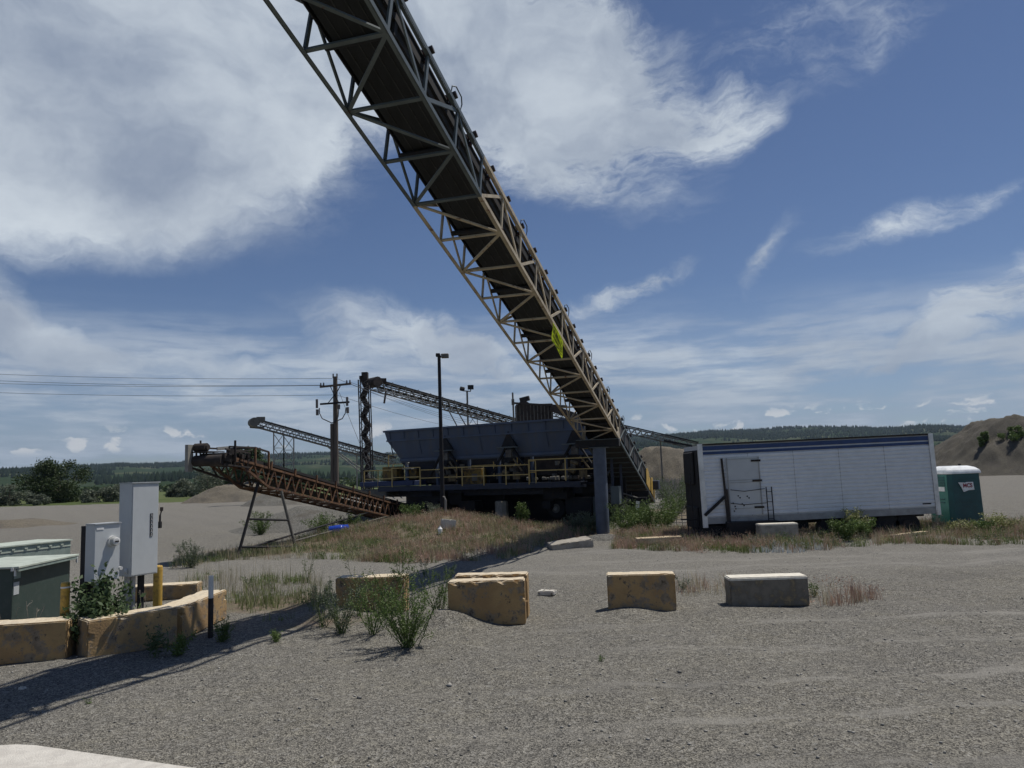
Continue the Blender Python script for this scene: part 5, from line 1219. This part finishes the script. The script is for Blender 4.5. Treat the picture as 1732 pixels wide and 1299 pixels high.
def barrel():
    c = at(573, 896, 33.5); z = hz(c.x, 33.5)+.17; root = empty('barrel', (c.x, 33.5, z), 'small blue plastic barrel lying on its side in the grass', 'barrel')
    d = Vector((.97, .1, .06)).normalized(); c = Vector((c.x, 33.5, z+.02)); rs = [(-.42, .13), (-.40, .17), (-.15, .18), (-.13, .19), (.13, .19), (.15, .18), (.40, .17), (.42, .13)]
    a = d.cross(Vector((0, 0, 1))).normalized(); b = a.cross(d)
    MB().loft([[c+d*x+a*math.cos(t)*r+b*math.sin(t)*r for t in [2*PI*k/20 for k in range(20)]] for x, r in rs]).build('body', 'blue_barrel', root, smooth=False)
    MB().tube(c+d*.41+b*.06, c+d*.45+b*.06, .035, n=10).build('bung', 'blue_barrel', root)
barrel()
c = at(744, 889, 31.5); z = hz(c.x, 31.5); o = MB().loft([[Vector((c.x+math.cos(t)*r, 31.5+math.sin(t)*r, z+zz)) for t in [2*PI*k/12 for k in range(12)]] for r, zz in ((.08, 0), (.1, .04), (.1, .22), (.04, .30), (.04, .34))]).build('jug', 'whitepl'); tag(o, 'white plastic jug lying on the reddish weedy bank', 'jug')
c = at(1075, 880, 36); mb = MB().bar((c.x, 36, 0), (c.x+.15, 36, 1.15), .16, .06, (0, 1, 0)); o = mb.build('marker_board', 'whitepl'); tag(o, 'white board standing in the bushes under the conveyor', 'board')
# pad in the near left corner
z = .30; pc = [G(-260, 1275, z), G(30, 1257, z), G(60, 1258, z), G(365, 1301, z), G(900, 1378, z)]
pts = [pc[0], pc[1], pc[2], pc[3], pc[4], Vector((2.3, 3.2, z)), Vector((-9, 3.0, z))]
mb = MB().loft([[Vector((p.x, p.y, -.2)) for p in pts], [Vector((p.x, p.y, z-.03)) for p in pts], [Vector((p.x, p.y-.03, z)) for p in pts]]); o = mb.build('concrete_pad', 'slab'); tag(o, 'pale concrete loading pad at the near left corner', 'concrete pad')

# ------------------------------------------------------------------ plants
def gp(x, y, z=0):
    q = G(x, y); q = G(x, y, hz(q.x, q.y)); return (q.x, q.y, hz(q.x, q.y))
WG = 'green weeds in front of the blocks'
weed('tall_weed', gp(690, 1094), 1.2, 1.5, 'largest bushy green weed, nearest the camera, casting a speckled shadow', stems=30, lpn=120, ls=.034, seed=21, group=WG, curve=.9)
weed('tall_weed', gp(578, 1072), 1.0, 1.2, 'bushy green weed at the left end of the clump', stems=18, lpn=85, ls=.032, seed=22, group=WG, m='leaf_sage')
weed('tall_weed', gp(632, 1072), 1.1, 1.1, 'slender green weed in the middle of the clump', stems=14, lpn=75, ls=.032, seed=23, group=WG)
weed('tall_weed', gp(680, 1035), 1.35, .8, 'tall upright weed rising in front of the half-hidden block', stems=9, lpn=120, ls=.034, seed=24, group=WG, curve=1.8)
weed('tall_weed', gp(745, 1040), 1.05, 1.4, 'spreading weed touching the left end of the block pair', stems=14, lpn=65, ls=.03, seed=25, group=WG)
weed('tall_weed', gp(545, 1045), .9, 1.1, 'weed against the left end of the half-hidden block', stems=12, lpn=60, ls=.03, seed=26, group=WG, m='leaf_sage')
weed('tall_weed', gp(610, 1040), 1.1, .9, 'thin yellow-green weed among the dark green ones', stems=8, lpn=50, ls=.028, seed=47, group=WG, m='leaf_pale', curve=1.5)
weed('dry_weed', gp(655, 1060), .9, 1.0, 'bare dry stalks inside the green clump', stems=9, lpn=14, ls=.022, seed=48, m='twig', cat='dry weed')
weed('small_weed', gp(468, 1085), .25, .35, 'small low weed alone on the gravel left of the clump', stems=7, lpn=60, ls=.03, seed=27)
weed('small_weed', gp(300, 1108), .38, .5, 'small leafy weed at the foot of the second block', stems=8, lpn=90, ls=.04, seed=28)
weed('small_weed', gp(262, 1112), .62, .3, 'slender pointed-leaf weed leaning on the second block', stems=3, lpn=60, ls=.085, seed=29, aspect=4.5, m='leaf_bush')
weed('small_weed', gp(375, 1085), .5, .5, 'dark leafy weed at the foot of the pipe post', stems=8, lpn=90, ls=.035, seed=30)
weed('small_weed', gp(1015, 1118), .12, .15, 'tiny sprig on the open gravel', stems=4, lpn=12, ls=.03, seed=31)
weed('small_weed', gp(150, 1190), .14, .12, 'tiny sprig near the concrete pad', stems=3, lpn=10, ls=.03, seed=32)
weed('tall_weed', gp(325, 960), .95, 1.3, 'grey-green bush-like weed left of the A-frame stand', stems=18, lpn=110, ls=.04, m='leaf_sage', seed=33)
weed('tall_weed', gp(440, 905), 1.3, 2.2, 'bright green weed growing between the A-frame legs', stems=24, lpn=110, ls=.06, seed=34)
weed('tall_weed', gp(1155, 1000), .45, .5, 'thin dry weed beside the mottled yellow block', stems=6, lpn=30, ls=.03, m='leaf_sage', seed=35)
weed('tall_weed', gp(1378, 1010), .4, .4, 'green sprig at the right end of the black-stained block', stems=6, lpn=40, ls=.035, seed=36)
for i, (x, y, h) in enumerate([(520, 985, .75), (720, 975, .6), (760, 985, .55), (420, 1000, .6)]): weed('dry_weed', gp(x, y), h, .5, ['wispy green weed stalk left of the half-hidden block', 'wispy weed stalk behind the tall weeds', 'wispy weed stalk beside the conveyor shadow', 'thin weed behind the third block'][i], stems=5, lpn=40, ls=.03, seed=40+i)
# leafy bush in front of the cabinets
def leafy_bush():
    b = at(168, 1000, 12.85); base = (b.x, 12.85, 0); rng = np.random.default_rng(50)
    root = empty('leafy_bush', base, 'broad-leaved dark green bush in front of the meter cabinet', 'bush'); root['_local'] = 1
    mb = MB(); Ps = []
    for i in range(46):
        an = rng.uniform(0, 2*PI); sp = rng.uniform(.1, .78); hh = rng.uniform(.5, 1.32)*(1.1-.4*sp); pts = [np.array([math.cos(an)*sp*t, math.sin(an)*sp*.6*t, hh*t]) for t in (0, .35, .7, 1)]
        mb.path(pts, [.008, .006, .004, .002], 4); q = np.array(pts)
        k = 60; t = rng.uniform(.25, 1, k)[:, None]; Ps.append(q[0]*(1-t)+q[3]*t+rng.normal(size=(k, 3))*.055)
    mb.build('stem', 'leaf_bush', root); P = np.concatenate(Ps); V, F = leaves(P, rng.uniform(.07, .13, len(P)), rng, 2.0, .3); npmesh('leaves', V, F, 'leaf_bush', root, k=4)
leafy_bush()
def dry_plant(px, py, Y, h, w, label, seed):
    b = at(px, py, Y); weed('dry_weed', (b.x, Y, 0), h, w, label, m='twig', stems=5, lpn=16, ls=.022, seed=seed, cat='dry weed', curve=1.5)
dry_plant(52, 1050, 12.75, .95, .8, 'bare branching dry weed in front of the dark transformer', 61)
dry_plant(8, 1050, 12.8, .85, .5, 'dry weed at the left picture edge', 62)
dry_plant(245, 1040, 13.6, .9, .7, 'arching dry weed under the tall cabinet', 63)
weed('tall_weed', (G(225, 1075).x+.15, 13.6, 0), .75, .6, 'green narrow-leaved weed under the tall cabinet', stems=8, lpn=60, ls=.06, seed=64, aspect=4)
# plants near the column and trailer
for i, (x, y, Y, h, w, mm, lb) in enumerate([
    (1060, 900, 31.5, 1.25, 1.7, 'leaf', 'green bush right of the blue column'), (1100, 898, 32.5, 1.4, 1.7, 'leaf', 'green bush below the conveyor tail'), (1005, 905, 32.8, .9, 1.2, 'leaf_sage', 'low grey-green bush left of the blue column'),
    (1080, 890, 34, 1.3, 1.8, 'leaf', 'green bush in front of the white board'), (1125, 893, 33.5, 1.1, 1.6, 'leaf', 'green bush right of the conveyor tail'), (1042, 885, 36, 1.2, 1.6, 'leaf_sage', 'grey-green bush behind the blue column'), (1150, 860, 52, 2.4, 4.0, 'leaf', 'tall green shrub in the gap before the trailer'), (1130, 840, 56, 2.2, 3.5, 'leaf_sage', 'sage shrub by the slatted fence'),
    (975, 900, 33.5, .8, 1.3, 'leaf_sage', 'sparse weed on the slope left of the column'), (885, 890, 36.0, 1.1, .6, 'leaf', 'single green weed in the shaded hollow'), (1432, 925, 26.0, .75, 1.0, 'leaf', 'green weed clump in front of the trailer wheels'), (1462, 922, 26.4, .7, .9, 'leaf', 'second green weed clump in front of the trailer wheels, to the right'),
    (1445, 900, 27.2, 1.05, 1.1, 'leaf_pale', 'tall yellow-green weed before the trailer wheels'), (1135, 880, 38, 1.5, 2.2, 'leaf', 'green shrub behind the trailer nose'), (1150, 870, 45, 2.0, 3.0, 'leaf_sage', 'grey-green shrub farther behind the trailer nose'),
    (1580, 885, 27.6, .9, .8, 'twig', 'bare brown weed at the trailer corner'), (1625, 905, 27.1, .5, 1.0, 'leaf_pale', 'pale green weed before the toilet'), (1695, 905, 27.3, .65, 1.5, 'leaf_pale', 'pale yellow-green weed right of the toilet'), (1660, 905, 27.2, .45, 1.0, 'leaf', 'low green weed at the toilet corner'),
    (700, 870, 36.5, .9, 1.6, 'leaf', 'green weed at the tail of the rusty conveyor'), (735, 862, 36.8, .8, 1.0, 'leaf_sage', 'pale weed left of the light pole foot'), (590, 885, 36, .9, 2.2, 'leaf', 'green weeds under the rusty conveyor'), (545, 880, 40, 1.0, 2.0, 'leaf', 'dark green weed behind the blue barrel')]):
    q = at(x, y, Y); weed('tall_weed', (q.x, Y, hz(q.x, Y)), h, w, lb, m=mm, stems=26 if mm != 'twig' else 8, lpn=70 if mm != 'twig' else 25, ls=.07 if mm != 'twig' else .03, seed=70+i)
def mass(pts, name, label, m, size, n, seed):
    for i, (x, y, Y, h, w) in enumerate(pts): tree(name, at(x, y, Y)*1.0 if False else Vector((at(x, y, Y).x, Y, hz(at(x, y, Y).x, Y)-.2)), h, w, label[i], m, n, size, seed=seed+i, cat='bush' if h < 5 else 'tree', clumps=16, low=.08)
q = at(98, 850, 150); tree('broadleaf_tree', (q.x, 150, -1.0), 9.0, 12.5, 'spreading dark tree at the far left edge of the meadow', n=16000, ls=.42, seed=3, clumps=34, low=.12)
q = at(82, 800, 152); 
q = at(422, 800, 115); tree('broadleaf_tree', (q.x, 115, -.5), 9.2, 5.5, 'round green tree behind the head of the rusty conveyor', 'leaf_bush', n=7000, ls=.34, seed=5, clumps=18, low=.35)
q = at(400, 800, 118); tree('broadleaf_tree', (q.x, 118, -.5), 7.8, 4.5, 'smaller tree left of the round one', 'leaf_bush', n=5000, ls=.34, seed=6, clumps=14, low=.35)
mass([(15, 850, 135, 4.2, 6.5), (65, 850, 132, 2.0, 4.0), (190, 850, 140, 3.0, 6.0), (150, 850, 138, 2.4, 4.5), (240, 850, 160, 2.2, 5.0), (350, 835, 150, 6.0, 9.0), (385, 835, 150, 5.5, 7.0), (315, 840, 165, 4.5, 6.0), (295, 845, 170, 3.0, 5.0)],
     'sage_bush', ['pale silver-green bush at the far left', 'low silver bush left of the big tree', 'silver-green bush right of the big tree', 'grey bush at the foot of the big tree', 'low bush on the meadow edge behind the tall cabinet', 'grey-green bush beyond the tan gravel pile', 'right-hand bush beyond the tan gravel pile', 'bush at the left end of the tan gravel pile', 'small far bush right of the tall cabinet'], 'leaf_sage', .35, 3500, 90)
q = at(1665, 747, 112); q2 = at(1717, 748, 110)
mass([], '', [], 'leaf', .3, 1, 1)
for i, (qq, h, w, lb) in enumerate(((q, 1.8, 2.4, 'small green shrub on the side of the gravel mound'), (q2, 2.6, 4.0, 'larger green shrub near the top of the gravel mound'))):
    tree('mound_shrub', (qq.x, qq.y, qq.z-.9), h+.6, w, lb, 'leaf', 2600, .26, seed=120+i, cat='shrub', clumps=10, low=.1)
# green field bank behind the yard centre
q = at(600, 800, 140)
# distant tree line at the foot of the hills
def treeline():
    rng = np.random.default_rng(5); N = 1500; a = rng.uniform(R_(-40), R_(40), N); r = rng.uniform(300, 1000, N); keep = np.array([mnoise.noise(Vector((math.sin(x)*y*.01, math.cos(x)*y*.006, 3))) > -.02 for x, y in zip(a, r)]); a = a[keep]; r = r[keep]
    Vs = []; 
    for i in range(len(a)):
        k = 26; h = rng.uniform(3, 7.5); c = np.array([r[i]*math.sin(a[i]), r[i]*math.cos(a[i]), -2+h*.45]); d = rng.normal(size=(k, 3)); d /= np.linalg.norm(d, axis=1)[:, None]; Vs.append(c+d*np.array([h*.8, h*.8, h*.5])*rng.uniform(.3, 1, k)[:, None])
    P = np.concatenate(Vs); V, F = leaves(P, rng.uniform(1.5, 3.0, len(P)), rng, 1.3); o = npmesh('scrub', V, F, 'leaf_dark', k=4); tag(o, 'dark scrub and trees scattered over the far meadow', 'scrub', None, 'stuff')
treeline()

# grasses
R1 = [(600, 950), (720, 955), (860, 945), (940, 918), (1000, 905), (960, 880), (860, 880), (760, 878), (690, 880), (640, 895), (600, 905), (560, 925)]
R1g = [(290, 965), (390, 950), (500, 945), (600, 950), (720, 955), (620, 905), (560, 900), (500, 918), (400, 932), (300, 945)]
R2 = [(1035, 930), (1270, 936), (1420, 930), (1500, 922), (1732, 920), (1790, 918), (1790, 884), (1660, 885), (1480, 888), (1300, 892), (1190, 895), (1050, 898)]
R2b = [(1040, 930), (1200, 935), (1300, 930), (1300, 905), (1040, 902)]
R3 = [(285, 1012), (325, 980), (440, 980), (545, 985), (560, 1015), (530, 1045), (430, 1058), (392, 1020)]
R4 = [(1150, 1012), (1232, 1012), (1232, 985), (1150, 985)]; R5 = [(1366, 1025), (1440, 1025), (1495, 1012), (1440, 998), (1366, 1000)]
R6 = [(870, 905), (1000, 900), (1040, 905), (1040, 880), (900, 885)]
grass('red_grass', 'g_red', [(R1, .75), (R2, .45), (R2b, .7), (R5, .9), (R4, .3), (R1g, .12)], 62, .10, .40, 'reddish dry cheatgrass along the weedy banks', seed=2, noise_lim=-.02, wid=.010, bend=.6)
grass('dry_grass', 'g_dry', [(R1, .5), (R2, .5), (R1g, .4), (R3, .15), (R4, .4), (R5, .3)], 46, .10, .45, 'tan dry grass stalks mixed through the weeds', seed=3, noise_lim=-.02, wid=.008, bend=.6)
grass('green_grass', 'g_green', [(R1g, 1.0), (R1, .65), (R2, .8), (R3, .6), (R6, .9)], 50, .08, .32, 'green grass and low weeds along the yard edge', seed=4, noise_lim=.0, bend=.6)
def low_weeds(name, m, polys, dens, label, seed, ls=.06, hh=.35):
    rng = np.random.default_rng(seed); out = []
    for poly, dm in polys:
        g = [G(*q) for q in poly]; x0 = min(q.x for q in g)-1; x1 = max(q.x for q in g)+1; y0 = min(q.y for q in g)-1; y1 = min(60, max(q.y for q in g)+1)
        n = int((x1-x0)*(y1-y0)*dens*dm); x = rng.uniform(x0, x1, n); y = rng.uniform(y0, y1, n); a, b = pjn(np.stack([x, y, 0*x], -1)); k = inpoly(a, b, poly); x = x[k]; y = y[k]
        for xx, yy in zip(x, y):
            kk = rng.integers(25, 90); sz = rng.uniform(.35, 1.0); h_ = hh*sz; t = rng.uniform(0, 1, kk)
            out.append(np.stack([xx+rng.normal(size=kk)*.16*sz*(.4+t), yy+rng.normal(size=kk)*.16*sz*(.4+t), hz(xx, yy)+t*h_], -1))
    P = np.concatenate(out); V, F = leaves(P, rng.uniform(.5, 1.4, len(P))*ls, rng, 3.0, .8); o = npmesh(name, V, F, m, k=4); tag(o, label, 'weeds', None, 'stuff')
low_weeds('green_weeds', 'leaf', [(R1g, 1.0), (R1, .9), (R2, 1.1), (R6, 1.2), (R3, .5)], 1.5, 'low leafy green weeds dotted through the dry grass', 11)
low_weeds('sage_weeds', 'leaf_sage', [(R1g, .6), (R1, .9), (R2, .8), (R6, .8)], 1.0, 'low grey-green weeds dotted through the dry grass', 12)
low_weeds('rust_weeds', 'g_red', [(R1, 1.2), (R2, .8), (R2b, 1.5), (R5, 2.0)], 1.6, 'reddish brown seeding weeds on the bank', 13, .05, .42)
low_weeds('pale_weeds', 'leaf_pale', [(R1g, .5), (R2, .5)], .5, 'pale yellow-green weeds along the verge', 14)
grass('tall_grass', 'g_dry', [([(285, 1005), (325, 975), (540, 980), (560, 1010), (400, 1040)], 1)], 11, .35, .62, 'thin tall seeding grass behind the left blocks', seed=6, wid=.006, blades=4, bend=.2)
grass('white_flowers', 'flower', [([(1265, 936), (1400, 932), (1380, 912), (1270, 915)], 1)], 40, .08, .20, 'low plants with small white flowers before the trailer', seed=7, wid=.03, blades=3)
rng = np.random.default_rng(77)     # loose stones
def stones():
    N = 1300; x = rng.uniform(-8, 11, N); y = 6+rng.exponential(6, N); s = rng.uniform(.010, .026, N)*(1+1.2*(rng.uniform(0, 1, N) > .985)); V = []; F = []
    base = np.array([(0, 0, 1), (1, 0, 0), (0, 1, 0), (-1, 0, 0), (0, -1, 0), (0, 0, -1)], float); fs = np.array([(0, 1, 2), (0, 2, 3), (0, 3, 4), (0, 4, 1), (5, 2, 1), (5, 3, 2), (5, 4, 3), (5, 1, 4)])
    z = H(x, y); j = base[None]*rng.uniform(.6, 1.3, (N, 6, 1))*s[:, None, None]*np.array([1, 1, .65]); an = rng.uniform(0, 6, N); c, s_ = np.cos(an)[:, None], np.sin(an)[:, None]
    Vx = j[..., 0]*c-j[..., 1]*s_+x[:, None]; Vy = j[..., 0]*s_+j[..., 1]*c+y[:, None]; Vz = j[..., 2]+z[:, None]+s[:, None]*.3
    V = np.stack([Vx, Vy, Vz], -1).reshape(-1, 3); F = (fs[None]+np.arange(N)[:, None, None]*6).reshape(-1, 3)
    o = npmesh('loose_stones', V, F, mat('stone', (.26, .25, .225), .9, island=.45)); tag(o, 'small loose stones scattered on the gravel', 'stones', None, 'stuff')
stones()
q = G(38, 1168); o = block('stone', (q.x, q.y, 0), .4, .09, .07, .06, 'fist-sized pale stone in the shadow near the left edge', m='conc', seed=15, chip=.15, group=None, cat='stone')

hz_m = bpy.data.materials.new('haze_air'); hz_m.use_nodes = True; ht = NT(hz_m.node_tree); hz_m.node_tree.nodes.clear()
pv_ = ht.new('ShaderNodeVolumePrincipled', {'Color': (.62, .77, 1.0, 1), 'Density': 4.4e-5, 'Anisotropy': .2}); ho = ht.n.new('ShaderNodeOutputMaterial'); ht.l.new(pv_.outputs[0], ho.inputs['Volume'])
MT['haze'] = hz_m
hb_ = MB().box((0, 0, 180), (13500, 13500, 420)); hb_ = hb_.build('haze', 'haze'); tag(hb_, 'thin blue haze in the far air', 'haze', None, 'stuff')
for o in list(bpy.data.objects):
    if '_local' in o: del o['_local']
